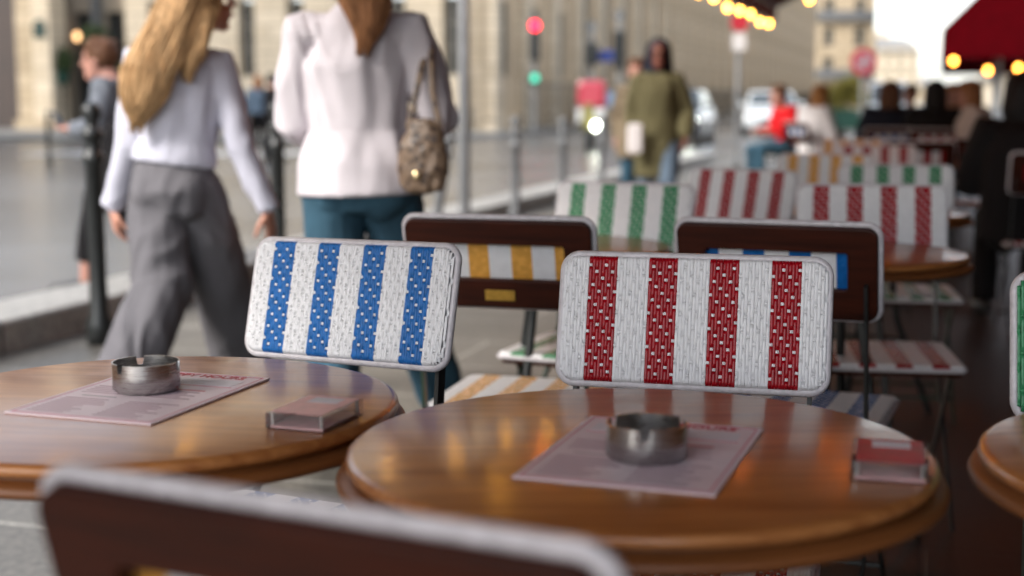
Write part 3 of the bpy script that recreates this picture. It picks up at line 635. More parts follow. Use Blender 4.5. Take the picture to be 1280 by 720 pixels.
lights('warm orange bulbs hanging at the end of the farther awning', pts, 0, M['bulb_far'], .07, drop=.12)
p = dep(1242, 36.5); g = pole(p, 2.6, .11, 'thick grey post holding up the farther awning', cat='post', name='awning_post')
# cafe front on the right of the near terrace
g = thing('cafe_building', 'dark wooden cafe front with windows behind the terrace tables', 'cafe', st(28, 3.6), math.atan2(-U.y, -U.x))
ops = [(1+3.2*i, 3.6+3.2*i, .7, 2.8) for i in range(10)]
bm = B(); wall(bm, 34, 9, .3, ops); obj('wall', bm, M['black_wood'], g)
for x0, x1, z0, z1 in ops:
    bm = B(); box(bm, x0, x1, .15, .18, z0, z1); f = obj('window', bm, M['glass'], g)
    bm = B(); box(bm, x0+1.25, x0+1.33, .05, .147, z0, z1); obj('mullion', bm, M['black_wood'], f)

# ------------------------------------------------------------------ chairs
PW, PH, RC, RR = .41, .20, .024, .008     # woven panel size, corner radius, edge rounding
def din(x, z, W, H):
    qx, qz = abs(x)-(W/2-RC), abs(z)-(H/2-RC)
    d = math.hypot(max(qx, 0), max(qz, 0)) + min(max(qx, qz), 0) - RC
    return -d
def surf(x, z, W, H):
    d = max(0, din(x, z, W, H))
    return 0 if d >= RR else -(RR - math.sqrt(max(0, RR*RR-(RR-d)**2)))
def stripes(n):
    if n == 82: seq = [8, 9, 10, 9, 10, 9, 10, 9, 8]
    out = []; c = 0
    for s_ in seq: out += [c]*s_; c = 1-c
    return out
def weave(W=PW, H=PH, sub=4):
    """interlaced plastic cane; material 0 white, 1 coloured"""
    n = 82; pitch = W/n; rows = max(4, round(H/.0104)); rp = H/rows; cols = stripes(n); bm = B()
    prof = [(-.5, -.0004), (-.36, .0001), (0, .0003), (.36, .0001), (.5, -.0004)]
    for k in range(n):
        x = (k+.5)*pitch - W/2; mi = cols[k]
        xx = abs(x)-(W/2-RC); zt = H/2 if xx <= 0 else H/2-RC+math.sqrt(max(0, RC*RC-xx*xx))
        zt -= .0003; path = []
        for j in range(rows):
            zc = H/2-(j+.5)*rp; dot = (k+2*j) % 5 == 0 and 0 < j < rows-1
            near = (k+2*j) % 5 in (1, 4)
            for s_ in range(sub):
                fz = .5-s_/sub; z = zc+fz*rp
                if abs(z) > zt-.001: continue
                y = .0011 + (.0003 if not near else .0)
                if dot: y = -.0019 if abs(fz) < .4 else -.0004
                path.append((z, y+surf(x, z, W, H)))
        edge = [(zt-.0035, surf(x, zt-.0035, W, H)+.0008), (zt-.0008, surf(x, zt-.0008, W, H)), (zt, -RR-.004)]
        path = edge[::-1]+[p for p in path if abs(p[0]) < zt-.0045]+[(-a, b_) for a, b_ in edge]
        jit = random.uniform(-.0002, .0002); rings = []
        for z, y in path:
            rings.append([bm.verts.new((x+jit+px*pitch*.98, y+py, z)) for px, py in prof])
        for a, b_ in zip(rings, rings[1:]):
            for i in range(4): f = bm.faces.new((a[i], a[i+1], b_[i+1], b_[i])); f.material_index = mi; f.smooth = True
    for j in range(1, rows-1):
        zc = H/2-(j+.5)*rp
        for k in range(n):
            if (k+2*j) % 5: continue
            x = (k+.5)*pitch-W/2
            if din(x, zc, W, H) < .004: continue
            s0 = surf(x, zc, W, H); hh = .0024; rings = []
            for dx, y in ((-.75, -.0012), (-.45, .0013), (0, .0021), (.45, .0013), (.75, -.0012)):
                rings.append([bm.verts.new((x+dx*pitch, s0+y+yy, zc+zz)) for zz, yy in ((-hh, -.0012), (-hh*.6, 0), (hh*.6, 0), (hh, -.0012))])
            for a, b_ in zip(rings, rings[1:]):
                for i in range(3): f = bm.faces.new((a[i], b_[i], b_[i+1], a[i+1])); f.smooth = True; f.material_index = 2
    # backing strips, coloured like the cane in front of them
    x0 = 0
    while x0 < n:
        x1 = x0
        while x1 < n and cols[x1] == cols[x0]: x1 += 1
        ins = .009
        a, b_ = max(-W/2+ins, x0*pitch-W/2), min(W/2-ins, x1*pitch-W/2)
        box(bm, a, b_, -RR-.003, -.0024, -H/2+ins, H/2-ins, cols[x0]); x0 = x1
    me = bpy.data.meshes.new('woven_panel'); bm.to_mesh(me); bm.free(); return me
def rrect(W, H, rc, seg=8):
    pts = []
    for cx, cz, a0 in ((W/2-rc, H/2-rc, 0), (-W/2+rc, H/2-rc, 90), (-W/2+rc, -H/2+rc, 180), (W/2-rc, -H/2+rc, 270)):
        for i in range(seg+1): a = R(a0+90*i/seg); pts.append((cx+rc*math.cos(a), cz+rc*math.sin(a)))
    return pts
def ring_tube(bm, outline, y, r, seg=10):
    n = len(outline); rings = []
    for i, (x, z) in enumerate(outline):
        x0, z0 = outline[i-1]; x1, z1 = outline[(i+1) % n]; t = Vector((x1-x0, 0, z1-z0)).normalized(); nn = Vector((t.z, 0, -t.x))
        rr_ = r
        rings.append([bm.verts.new(Vector((x, y, z)) + nn*rr_*math.cos(2*math.pi*k/seg) + Vector((0, 1, 0))*rr_*1.1*math.sin(2*math.pi*k/seg)) for k in range(seg)])
    for i in range(n):
        a, b_ = rings[i], rings[(i+1) % n]
        for k in range(seg): f = bm.faces.new((a[k], a[(k+1) % seg], b_[(k+1) % seg], b_[k])); f.smooth = True
def frame_ring(bm, W, H, rc, sw, sh, src, y0, y1, dz=0):
    o_ = rrect(W, H, rc); i_ = [(x, z+dz) for x, z in rrect(sw, sh, src)]; n = len(o_)
    L_ = [[bm.verts.new((x, y, z)) for x, z in pts] for y in (y0, y1) for pts in (o_, i_)]
    for i in range(n):
        j = (i+1) % n
        bm.faces.new((L_[0][i], L_[0][j], L_[1][j], L_[1][i])); bm.faces.new((L_[2][i], L_[3][i], L_[3][j], L_[2][j]))
        bm.faces.new((L_[0][i], L_[2][i], L_[2][j], L_[0][j])); bm.faces.new((L_[1][i], L_[1][j], L_[3][j], L_[3][i]))
    bmesh.ops.recalc_face_normals(bm, faces=bm.faces)
PANEL = weave()
SEATM = weave(.40, .38, 3)
bm = B(); ring_tube(bm, rrect(PW+.004, PH+.004, RC+.002), -.0112, .0064); RIM = bpy.data.meshes.new('rim'); bm.to_mesh(RIM); bm.free()
bm = B(); frame_ring(bm, PW-.004, PH-.004, RC-.002, .288, .080, .006, -.030, -.014, dz=.006); FRAME = bpy.data.meshes.new('backrest_frame'); bm.to_mesh(FRAME); bm.free()
bm = B(); ring_tube(bm, rrect(.404, .384, RC), -.012, .0055); SRIM = bpy.data.meshes.new('seat_rim'); bm.to_mesh(SRIM); bm.free()
bm = B(); frame_ring(bm, .392, .372, RC-.002, .30, .27, .006, -.030, -.013); SFR = bpy.data.meshes.new('seat_frame'); bm.to_mesh(SFR); bm.free()
RIM.materials.append(M['rim']); SRIM.materials.append(M['rim']); FRAME.materials.append(M['mahogany']); SFR.materials.append(M['mahogany'])
TILT = R(15)
protos = {}
def flatbar(bm, pts, wx, wy, side=(1, 0, 0)):
    pts = [Vector(p) for p in pts]; n = len(pts); rings = []
    for i, p in enumerate(pts):
        t = (pts[min(i+1, n-1)]-pts[max(i-1, 0)]).normalized(); s = Vector(side); s = (s-t*s.dot(t)).normalized(); q = t.cross(s)
        rings.append([bm.verts.new(p+s*a*wx/2+q*b_*wy/2) for a, b_ in ((-1, -1), (1, -1), (1, 1), (-1, 1))])
    for a, b_ in zip(rings, rings[1:]):
        for i in range(4): bm.faces.new((a[i], a[(i+1) % 4], b_[(i+1) % 4], b_[i]))
    bm.faces.new(rings[0][::-1]); bm.faces.new(rings[-1]); return bm
def link(name, me, parent, loc=(0, 0, 0), rot=(0, 0, 0), bevel=0):
    o = bpy.data.objects.new(name, me); COL.objects.link(o); o.parent = parent; o.location = loc; o.rotation_euler = rot
    if bevel: b = o.modifiers.new('bevel', 'BEVEL'); b.width = bevel; b.segments = 2; b.limit_method = 'ANGLE'
    return o
ironp = None
def make_chair(key):
    swap = key.endswith('_first'); color = key.replace('_first', '')
    g = thing('bistro_chair', '', 'chair', (0, 0, 0), 0, 'striped bistro chairs on the terrace')
    im = M['green_iron'] if color in ('yellow', 'green') else M['iron']
    pm_ = PANEL.copy(); pm_.materials.append(M['white']); pm_.materials.append(M[color])
    if swap: pm_.materials.clear(); pm_.materials.append(M[color]); pm_.materials.append(M['white'])
    pm_.materials.append(M['white'])
    sm_ = SEATM.copy()
    for q_ in ('white', color, 'white'): sm_.materials.append(M[q_])
    back = (0, -.205, .79)
    wp = link('backrest', pm_, g, back, (TILT, 0, 0)); link('piping', RIM, wp)
    fr = link('backrest_frame', FRAME, g, back, (TILT, 0, 0), .003)
    pl = B(); box(pl, -.033, .033, -.0325, -.0302, -.080, -.056); obj('brass_plate', pl, M['brass'], fr, bevel=.0008)
    se = link('seat', sm_, g, (0, .04, .45), (R(90), 0, 0)); link('seat_piping', SRIM, se); link('seat_frame', SFR, g, (0, .04, .45), (R(90), 0, 0), .003)
    for s in (-1, 1):
        bm = B(); flatbar(bm, [(s*.182, -.2335, .765), (s*.182, -.214, .69), (s*.184, -.18, .46), (s*.19, .0, .22), (s*.19, .19, .0)], .007, .022); obj('leg', bm, im, g)
        bm = B(); flatbar(bm, [(s*.175, .15, .415), (s*.178, -.05, .2), (s*.178, -.25, 0)], .007, .02); obj('leg', bm, im, g)
    bm = B(); tube(bm, [(-.19, .12, .075), (.19, .12, .075)], .006, 8); obj('stretcher', bm, im, g, True); bm = B(); tube(bm, [(-.18, -.2, .06), (.18, -.2, .06)], .006, 8); obj('stretcher', bm, im, g, True)
    return g
used = set()
def chair(color, back_px, top_py, yaw, label, toward=True, sc=1.0):
    """place a chair so that the middle of its backrest top stands where the photo has it"""
    if color not in protos: protos[color] = make_chair(color)
    top = at(back_px, top_py, .889*sc)
    rz = R(180-yaw) if toward else R(-yaw)
    off = Matrix.Rotation(rz, 3, 'Z') @ Vector((0, -.205-.1*math.sin(TILT), 0))
    loc = Vector((top.x, top.y, 0)) - off*sc
    if color not in used:
        g = protos[color]; used.add(color); g.scale = (sc,)*3; g.location = loc; g.rotation_euler = (0, 0, rz); g['label'] = label; return g
    c_ = tree_copy(protos[color], loc, rz, label); c_.scale = (sc,)*3; return c_
cb = chair('blue', 442, 302, 28.5, 'blue and white woven chair facing us across the left table')
cb.rotation_euler.y = R(.97); cb.location -= Matrix.Rotation(cb.rotation_euler.z, 3, 'Z') @ Vector((.79*math.sin(R(.97)), 0, 0))
chair('red', 868, 320, 13.5, 'red and white woven chair facing us across the middle table')
chair('yellow', 388, 621, 26, 'foreground chair seen from behind, dark wood back with white rim', False)
chair('yellow', 623, 269, 15, 'chair with brass plate seen from behind between the blue and red chairs', False)
chair('blue', 971, 275, 22, 'dark wood chair back with blue weave in its slot behind the red chair', False)
chair('green_first', 1466, 345, 10, 'green and white woven chair cut off at the right edge')
chair('green', 781, 229, 24, 'green striped chair facing us behind the two wooden chair backs')
chair('red', 1090, 231, 8, 'red striped chair facing us behind the round table on the right')
chair('red', 928, 212, 38, 'smaller red striped chair left of the yellow striped one')
chair('yellow', 1032, 193, 20, 'yellow striped chair half hidden behind the red striped chairs')
chair('green', 1120, 206, 10, 'green striped chair just behind the large red striped chair')
chair('red', 1095, 182, 14, 'distant red striped chair facing us in the fourth row')
chair('yellow', 1065, 174, 12, 'distant yellow striped chair facing us in the fifth row')
chair('red', 1150, 176, 12, 'distant chair seen from behind in the fifth row', False)
chair('red', 1322, 190, 12, 'wood backed chair at the right edge beside the person in black', False)
chair('red', 1232, 172, 10, 'chair seen from behind beyond the person in black', False)
chair('blue', 1112, 160, 12, 'chair under the customer in the navy coat', False)
chair('red', 1168, 161, 12, 'chair under the customer in charcoal', False)
chair('green', 1215, 160, 190, 'chair under the customer in cream', False)

# ------------------------------------------------------------------ tables
def make_table(label):
    g = thing('round_table', label, 'table', (0, 0, 0), 0, 'round cafe tables')
    t = .74
    prof = [(0, t), (.321, t), (.3265, t-.0012), (.330, t-.0045), (.331, t-.009), (.3295, t-.0135), (.3245, t-.016)]
    top = B(); lathe(top, prof, 128); tt = obj('tabletop', top, M['top'], g, True)
    prof = [(.3245, t-.016), (.316, t-.0185), (.323, t-.0210), (.333, t-.0222), (.339, t-.0252), (.3415, t-.030), (.340, t-.0345), (.334, t-.038), (.31, t-.0395), (0, t-.0395)]
    e = B(); lathe(e, prof, 128); obj('moulded_edge', e, M['edge'], tt, True)
    bm = B(); lathe(bm, [(0, t-.048), (.10, t-.048), (.10, t-.058), (.03, t-.07), (.026, t-.12), (0, t-.12)], 24); obj('hub', bm, M['iron'], g)
    for k in range(4):
        a = R(45+90*k); c, s = math.cos(a), math.sin(a)
        bm = B(); tube(bm, [(.05*c, .05*s, t-.07), (.10*c, .10*s, .35), (.23*c, .23*s, .012)], .012, 10); obj('leg', bm, M['iron'], g, True)
    bm = B(); ring_tube(bm, [(.135*math.cos(2*math.pi*i/24), .135*math.sin(2*math.pi*i/24)) for i in range(24)], .0, .006)
    for v in bm.verts: v.co = Vector((v.co.x, v.co.z, v.co.y+.27))
    obj('brace_ring', bm, M['iron'], g)
    return g
tb = make_table('left round table with menu, ashtray and clear card holder')
T1 = Vector((-.480, 1.795, 0)); tb.location = T1; tb.rotation_euler = (0, 0, R(-8))
def table(x, y, label, rz=0): return tree_copy(tb, (x, y, 0), rz, label)
T2 = Vector((.143, 1.555, 0)); table(T2.x, T2.y, 'middle round table with menu, ashtray and red card holder', R(3))
table(.852, 1.475, 'round table cut off at the lower right corner', R(12))
table(.10, 3.79, 'round table behind the wooden chair with the brass plate', R(5))
table(.845, 3.62, 'round table before the large red striped chair', R(20))
table(1.28, 4.95, 'small looking round table left of the person in black', R(50))
p = dep(1085, 9.3); table(p.x, p.y, 'distant round table in front of the navy coated customer', R(30))
p = dep(1160, 9.0); table(p.x, p.y, 'distant round table in front of the charcoal clad customer', R(10))

# ------------------------------------------------------------------ things on the tables
TZ = .74
def ashtray(px, py, r, rz, label):
    p = at(px, py, TZ+.003); bm = B(); N = 144; h = .039; t = .0016; rr = .0445
    g = thing('ashtray', label, 'ashtray', (p.x, p.y, TZ+.0032), rz, 'steel ashtrays')
    def rim(a):
        for c in (0, 120, 240):
            d = (math.degrees(a)-c+180) % 360-180
            if abs(d) < 7: return h-.012+.012*max(0, (abs(d)-4.5)/2.5)**2
        return h
    bot_o = []; 
    prof = [('o', .0), ('o', .5), ('o', 1), ('i', 1), ('i', .5), ('i', 0)]
    rings = []
    rings.append([bm.verts.new(((rr-.004)*math.cos(2*math.pi*i/N), (rr-.004)*math.sin(2*math.pi*i/N), 0)) for i in range(N)])
    for kk, f in prof:
        ring = []
        for i in range(N):
            a = 2*math.pi*i/N; R_ = rr if kk == 'o' else rr-t
            z = .0035+(rim(a)-.0035)*f if kk == 'o' else max(.0055, .0045+(rim(a)-.0045)*f)
            ring.append(bm.verts.new((R_*math.cos(a), R_*math.sin(a), z)))
        rings.append(ring)
    rings.append([bm.verts.new(((rr-.008)*math.cos(2*math.pi*i/N), (rr-.008)*math.sin(2*math.pi*i/N), .0025)) for i in range(N)])
    for a, b_ in zip(rings, rings[1:]):
        for i in range(N): f = bm.faces.new((a[i], a[(i+1) % N], b_[(i+1) % N], b_[i])); f.smooth = True
    bm.faces.new(rings[0][::-1]); bm.faces.new(rings[-1])
    obj('bowl', bm, M['steel'], g).modifiers.new('split', 'EDGE_SPLIT').split_angle = R(50)
    return g
def menu(cL, cT, cR, label):
    """sheet given by its near-left, far-left and far-right corners in the photo"""
    a, b_, c = at(*cL, TZ), at(*cT, TZ), at(*cR, TZ)
    xd = (c-b_).normalized(); ang = math.atan2(xd.y, xd.x)
    nr = at(*cL, TZ); g = thing('menu_sheet', label, 'menu', (a.x, a.y, TZ+.0004), ang, 'menus lying on the tables')
    W, H = .213, .298
    bm = B(); box(bm, 0, W, 0, H, 0, .0022); obj('sheet', bm, M['paper'], g)
    z = .0025
    def q(nm, m, rects):
        bm = B()
        for x0, x1, y0, y1 in rects: box(bm, x0, x1, y0, y1, .0022, z)
        return obj(nm, bm, m, g)
    q('header_panel', M['paper_white'], [(.02, W-.02, .225, .262)])
    q('border', M['ink_pink'], [(.006, .0075, .006, H-.006), (W-.0075, W-.006, .006, H-.006), (.0075, W-.0075, .006, .0075), (.0075, W-.0075, H-.0075, H-.006), (.016, W-.016, .218, .2195)])
    q('red_heading_bar', M['ink_red'], [(.12, .175, .186, .190)]); q('grey_heading_bar', M['ink_grey'], [(.032, .085, .115, .1185)])
    rr = random.Random(3); L1 = []
    for k in range(9):
        for x in (.018, .115): yy = .020+k*.0098; L1.append((x, x+.045+rr.random()*.034, yy, yy+.003))
    for k in range(5):
        for x in (.018, .115): yy = .135+k*.0098; L1.append((x, x+.045+rr.random()*.03, yy, yy+.003))
    for k in range(3): yy = .231+k*.009; L1.append((.04, .17-rr.random()*.03, yy, yy+.0016))
    q('small_print', mat('faint_print', (.33, .21, .25), .6), L1)
    cu = bpy.data.curves.new('heading_text', 'FONT'); cu.body = 'HAPPY HOURS'; cu.size = .021; cu.offset = .0004; cu.extrude = .0002; cu.align_x = 'CENTER'
    to = bpy.data.objects.new('heading_text', cu); COL.objects.link(to)
    me = bpy.data.meshes.new_from_object(to.evaluated_get(bpy.context.evaluated_depsgraph_get())); bpy.data.objects.remove(to)
    me.materials.clear(); t = obj('heading_text', me, M['ink_red'], g, loc=(.115, .2725, .0026)); return g
menu((5, 517), (205, 467), (332, 476), 'pink printed menu under the ashtray on the left table')
menu((640, 598), (752, 520), (962, 536), 'pink printed menu under the ashtray on the middle table')
ashtray(183.5, 487, 0, R(235), 'steel ashtray on the left table menu')
ashtray(808, 571, 0, R(262), 'steel ashtray on the middle table menu')
def holder(px, py, rz, card, label):
    p = at(px, py, TZ+.0005); g = thing('card_holder', label, 'card holder', (p.x, p.y, TZ+.0006), rz, 'clear card holders')
    W, D, H = .078, .108, .020
    bm = B(); box(bm, -W/2, W/2, -D/2, D/2, 0, H); obj('clear_block', bm, M['acrylic'], g, bevel=.001)
    bm = B(); box(bm, -W/2+.005, W/2-.005, -D/2+.005, D/2-.005, H+.0003, H+.0009); c = obj('card', bm, M[card], g)
    bm = B(); box(bm, -W/2+.02, W/2-.018, D/2-.042, D/2-.014, H+.0009, H+.0012); obj('printed_patch', bm, M['paper_white'], c)
    bm = B(); box(bm, -W/2+.004, W/2-.004, -D/2+.004, D/2-.004, .0012, .0035); obj('lower_card', bm, M['card_pink'], g)
    for sx in (-1, 1):
        for sy in (-1, 1):
            bm = B(); lathe(bm, [(0, .004), (.0024, .004), (.0024, H-.0008), (0, H-.0008)], 12); obj('screw', bm, M['steel'], g, loc=(sx*(W/2-.0065), sy*(D/2-.0065), 0))
    return g
holder(395, 527, R(-20), 'card_pink', 'clear acrylic holder with a pale pink card on the left table')
holder(1112, 587, R(-15), 'card_red', 'clear acrylic holder with a red card on the middle table')

# ------------------------------------------------------------------ people
def hand(bm, wr, d, palm_n, s=1.0, side=1, curl=.5):
    """palm plus five separate fingers, leaving the wrist in direction d"""
    d = Vector(d).normalized(); n = Vector(palm_n); n = (n-d*n.dot(d)).normalized(); x = d.cross(n)*side; wr = Vector(wr)
    tube(bm, [wr-d*.02*s, wr+d*.03*s, wr+d*.085*s], [(.026*s, .019*s), (.036*s, .016*s), (.038*s, .013*s)], 12, side=x)
    for off, ln in ((-.029, .066), (-.010, .076), (.010, .071), (.028, .056)):
        b0 = wr+d*.082*s+x*off*s; a1 = curl*.5; a2 = curl*1.2; a3 = curl*1.9
        p = [b0-d*.02*s, b0]
        for a, f in ((a1, .45), (a2, .3), (a3, .25)): p.append(p[-1]+(d*math.cos(a)+n*math.sin(a))*ln*f*s)
        tube(bm, p, [.0088*s, .0088*s, .0082*s, .0075*s, .0062*s], 8)
    b0 = wr+d*.022*s-x*.028*s
    tube(bm, [b0, b0+(d*.6-x*.8+n*.35).normalized()*.035*s, b0+(d*.6-x*.8+n*.35).normalized()*.035*s+(d*.9-x*.15+n*.5).normalized()*.045*s], [.013*s, .011*s, .008*s], 8)
def person(label, loc, rz, J, skin, hair, top, bottom, shoes='shoe', hairstyle='short', head_yaw=0, tr=None, br=None, vox=.009, group=None, hem=None, sleeve='wrist', face=True, extra=None, S=1.0, curl=.5, cv=.011):
    g = thing('person', label, 'person', loc, rz, group); g.scale = (S, S, S)
    j = {k: Vector(v) for k, v in J.items()}
    tr = tr or dict(); br = br or dict()
    pe, wa, ch, ne, he = j['pel'], j['wai'], j['che'], j['nec'], j['hea']
    HR = Matrix.Rotation(head_yaw, 3, 'Z'); hf = br.get('hip', 1)
    b = B(); X = Vector((1, 0, 0))
    tube(b, [pe-Vector((0, 0, .0)), pe+Vector((0, 0, .05)), wa, ch, ch.lerp(ne, .6), ne-Vector((0, 0, .02))], [(.115*hf, .085), (.135*hf, .095), (.112*hf, .086), (.145, .10), (.12, .08), (.06, .055)], 20, side=X)
    tube(b, [ne-Vector((0, 0, .06)), ne.lerp(he, .4), he], [.058, .05, .05], 14)
    # head: skull, jaw, nose, ears, brow
    ell(b, he+HR@Vector((0, -.008, .02)), (.076, .096, .098)); ell(b, he+HR@Vector((0, .022, -.045)), (.055, .066, .072))
    tube(b, [he+HR@Vector((0, .088, .025)), he+HR@Vector((0, .108, -.018))], [.008, .014], 8); ell(b, he+HR@Vector((0, .066, -.095)), (.03, .024, .022))
    ell(b, he+HR@Vector((0, .076, -.050)), (.03, .018, .034)); ell(b, he+HR@Vector((0, .075, .035)), (.05, .022, .012))
    for s in (-1, 1): ell(b, he+HR@Vector((s*.078, -.005, -.005)), (.01, .02, .03))
    for s, sd in (('L', -1), ('R', 1)):
        tube(b, [ch.lerp(ne, .55)+Vector((sd*.05, 0, .0)), j['sh'+s], j['sh'+s].lerp(j['el'+s], .5), j['el'+s], j['el'+s].lerp(j['wr'+s], .4), j['wr'+s]], [.05, .052, .045, .038, .036, .024], 12)
        d = (j['wr'+s]-j['el'+s]).normalized() if 'hd'+s not in j else j['hd'+s]
        hand(b, j['wr'+s], d, j.get('pn'+s, Vector((-sd, .3, 0))), 1.0, sd, curl)
        hp = j['hi'+s]; kn = j['kn'+s]; an = j['an'+s]
        tube(b, [hp, hp.lerp(kn, .5), kn, kn.lerp(an, .35), an], [.076, .066, .05, .05, .034], 14)
        td = j['to'+s]; tube(b, [an-Vector((0, 0, .03))-td*.03, an-Vector((0, 0, .045))+td*.08, an-Vector((0, 0, .055))+td*.17], [(.034, .036), (.042, .03), (.038, .02)], 12, side=td.cross(Vector((0, 0, 1))))
    obj('body', solid(b, vox if vox < .008 else .008, 2), M[skin], g, True)
    hd = HR
    for s in (-1, 1):
        e = B(); ell(e, he+HR@Vector((s*.031, .083, .012)), (.012, .008, .007)); obj('eye', e, M['eye'], g, True)
    if face: e = B(); ell(e, he+HR@Vector((0, .089, -.055)), (.024, .007, .006)); obj('mouth', e, M['lips'], g, True)
    # trousers
    b = B(); w = br.get('w', .0); fl = br.get('flare', 1.0); hz = br.get('top', wa.z+.02); hf = br.get('hip', 1)
    tube(b, [pe-Vector((0, 0, .13)), pe-Vector((0, 0, .05)), pe+Vector((0, 0, .03)), Vector((wa.x, wa.y, hz))], [((.12+w)*hf, .10+w), ((.165+w)*hf, .125+w), ((.165+w*.6)*hf, (.125+w*.6)*hf), (.142*hf, .108*hf)], 20, side=X, caps=False)
    for sd in (-1, 1): ell(b, pe+Vector((sd*.075*hf, -.045, -.06)), (.095*hf, .085, .10))
    for s in 'LR':
        hp, kn, an = j['hi'+s], j['kn'+s], j['an'+s]; e_ = an+Vector((0, 0, br.get('up', .0)))
        tube(b, [hp+Vector((0, 0, .02)), hp.lerp(kn, .5), kn, kn.lerp(e_, .6), e_], [.098*hf+w*.5, .085+w, .064*fl+w, .066*fl+w, .062*fl+w*1.3], 16, caps=False)
    obj('trousers', solid(b, cv, 3, br.get('fold', .009), (7, 7, 2.6), hz), M[bottom], g, True)
    # top garment
    b = B(); k = tr.get('w', .022); hm = tr.get('hem', pe.z); hw = tr.get('hemw', .03)
    low = Vector((pe.x, pe.y, hm)); 
    tube(b, [low, low.lerp(wa, .5) if hm < wa.z-.06 else low+Vector((0, 0, .03)), wa if wa.z > hm+.05 else low+Vector((0, 0, .06)), ch, ch.lerp(ne, .55), ne-Vector((0, 0, .005))], [(.155+hw, .118+hw), (.155+hw*.8, .115+hw*.8), (.132+k*1.2, .098+k*1.2), (.155+k, .108+k), (.135+k, .088+k), (.07+k*.3, .062+k*.3)], 24, side=X, caps=False)
    for s, sd in (('L', -1), ('R', 1)):
        wr = j['wr'+s]; el = j['el'+s]; sw = tr.get('sw', .0)
        if sleeve == 'short': wr = el.lerp(j['sh'+s], -.05)
        pts = [ch.lerp(ne, .5)+Vector((sd*.04, 0, -.0)), j['sh'+s], j['sh'+s].lerp(el, .5), el, el.lerp(wr, .55), wr]
        tube(b, pts, [.07+k*.4, .066+k*.5, .056+k*.6+sw, .052+k*.5+sw, .050+k*.4+sw*1.2, .038+k*.15], 14, caps=False)
    if tr.get('hood'): ell(b, ne+Vector((0, -.06, .0)), (.12, .09, .07))
    obj(tr.get('name', 'sweater'), solid(b, cv, 3, tr.get('fold', .008), (8, 8, 2.4), hm), M[top], g, True)
    # shoes
    for s in 'LR':
        an, td = j['an'+s], j['to'+s]; sx = td.cross(Vector((0, 0, 1)))
        b = B(); tube(b, [an-Vector((0, 0, .035))-td*.045, an-Vector((0, 0, .04))+td*.07, an-Vector((0, 0, .052))+td*.20], [(.042, .043), (.05, .038), (.042, .026)], 14, side=sx)
        obj('shoe', b, M[shoes], g, True)
    # hair
    b = B()
    def H(*v): return he+HR@Vector(v)
    if hairstyle != 'hood':
        ell(b, H(0, -.022, .034), (.089, .098, .099)); ell(b, H(0, .03, .085), (.075, .06, .035))
        if hairstyle == 'short':
            for _ in range(40): a = random.uniform(0, 6.28); r_ = random.uniform(.02, .08); ell(b, H(r_*math.cos(a), r_*math.sin(a)*1.1-.01, .11+random.uniform(-.03, .02)), (.022, .022, .018), u=8, v=6)
        if hairstyle == 'bob': tube(b, [H(0, -.03, .05), H(0, -.05, -.06), H(0, -.05, -.14)], [(.095, .08), (.105, .075), (.09, .06)], 16, side=HR@X)
        if hairstyle == 'pony':
            tube(b, [H(0, -.07, .07), H(.0, -.13, .04), H(.0, -.15, -.06), H(.01, -.165, -.15), H(.02, -.175, -.225), H(.01, -.18, -.275)], [(.06, .05), (.075, .05), (.085, .05), (.075, .045), (.05, .035), (.016, .014)], 14, side=HR@X)
        if hairstyle == 'long':
            for (path, rads) in extra: tube(b, [Vector(q) for q in path], rads, 16, side=X)
        if hairstyle == 'bun': ell(b, H(0, -.09, .1), (.045, .045, .045))
        hm_ = solid(b, .009, 2, .0035, (26, 26, 4))
        if hairstyle in ('long', 'pony'):
            sb = B(); sb.from_mesh(hm_); rs = random.Random(5)
            sets = extra if hairstyle == 'long' else [([H(0, -.07, .10), H(.0, -.13, .04), H(.0, -.15, -.06), H(.01, -.165, -.15), H(.02, -.175, -.225), H(.01, -.18, -.29)], [(.07, .06), (.075, .05), (.085, .05), (.075, .045), (.05, .035), (.02, .014)])]
            for path, rads in sets:
                for _ in range(170):
                    a = rs.uniform(0, 6.283); k0 = rs.uniform(.9, 1.12); pts_ = []; last = rs.uniform(.8, 1.12); n_ = len(path)
                    for q_ in range(9):
                        t = q_/8*last*(n_-1); i_ = min(int(t), n_-2); f_ = t-i_; c_ = Vector(path[i_]).lerp(Vector(path[i_+1]), f_); rx = rads[i_][0]*(1-f_)+rads[i_+1][0]*f_; ry = rads[i_][1]*(1-f_)+rads[i_+1][1]*f_
                        w_ = k0+.10*math.sin(q_*1.3+a*5); pts_.append(c_+Vector((max(rx, .018)*math.cos(a)*w_, -max(ry, .012)*abs(math.sin(a))*w_*1.02, rs.uniform(-.004, .004))))
                    tube(sb, pts_, [.0035]*8+[.001], 5, caps=False)
            hm_ = bpy.data.meshes.new('hair'); sb.to_mesh(hm_); sb.free()
        obj('hair', hm_, M[hair], g, True)
    else:
        ell(b, H(0, -.03, .02), (.108, .105, .125)); tube(b, [H(0, -.045, .02), H(0, -.055, -.12)], [(.11, .085), (.125, .09)], 16, side=HR@X)
        obj('hood', solid(b, .01, 2, .004), M[hair], g, True)
    return g
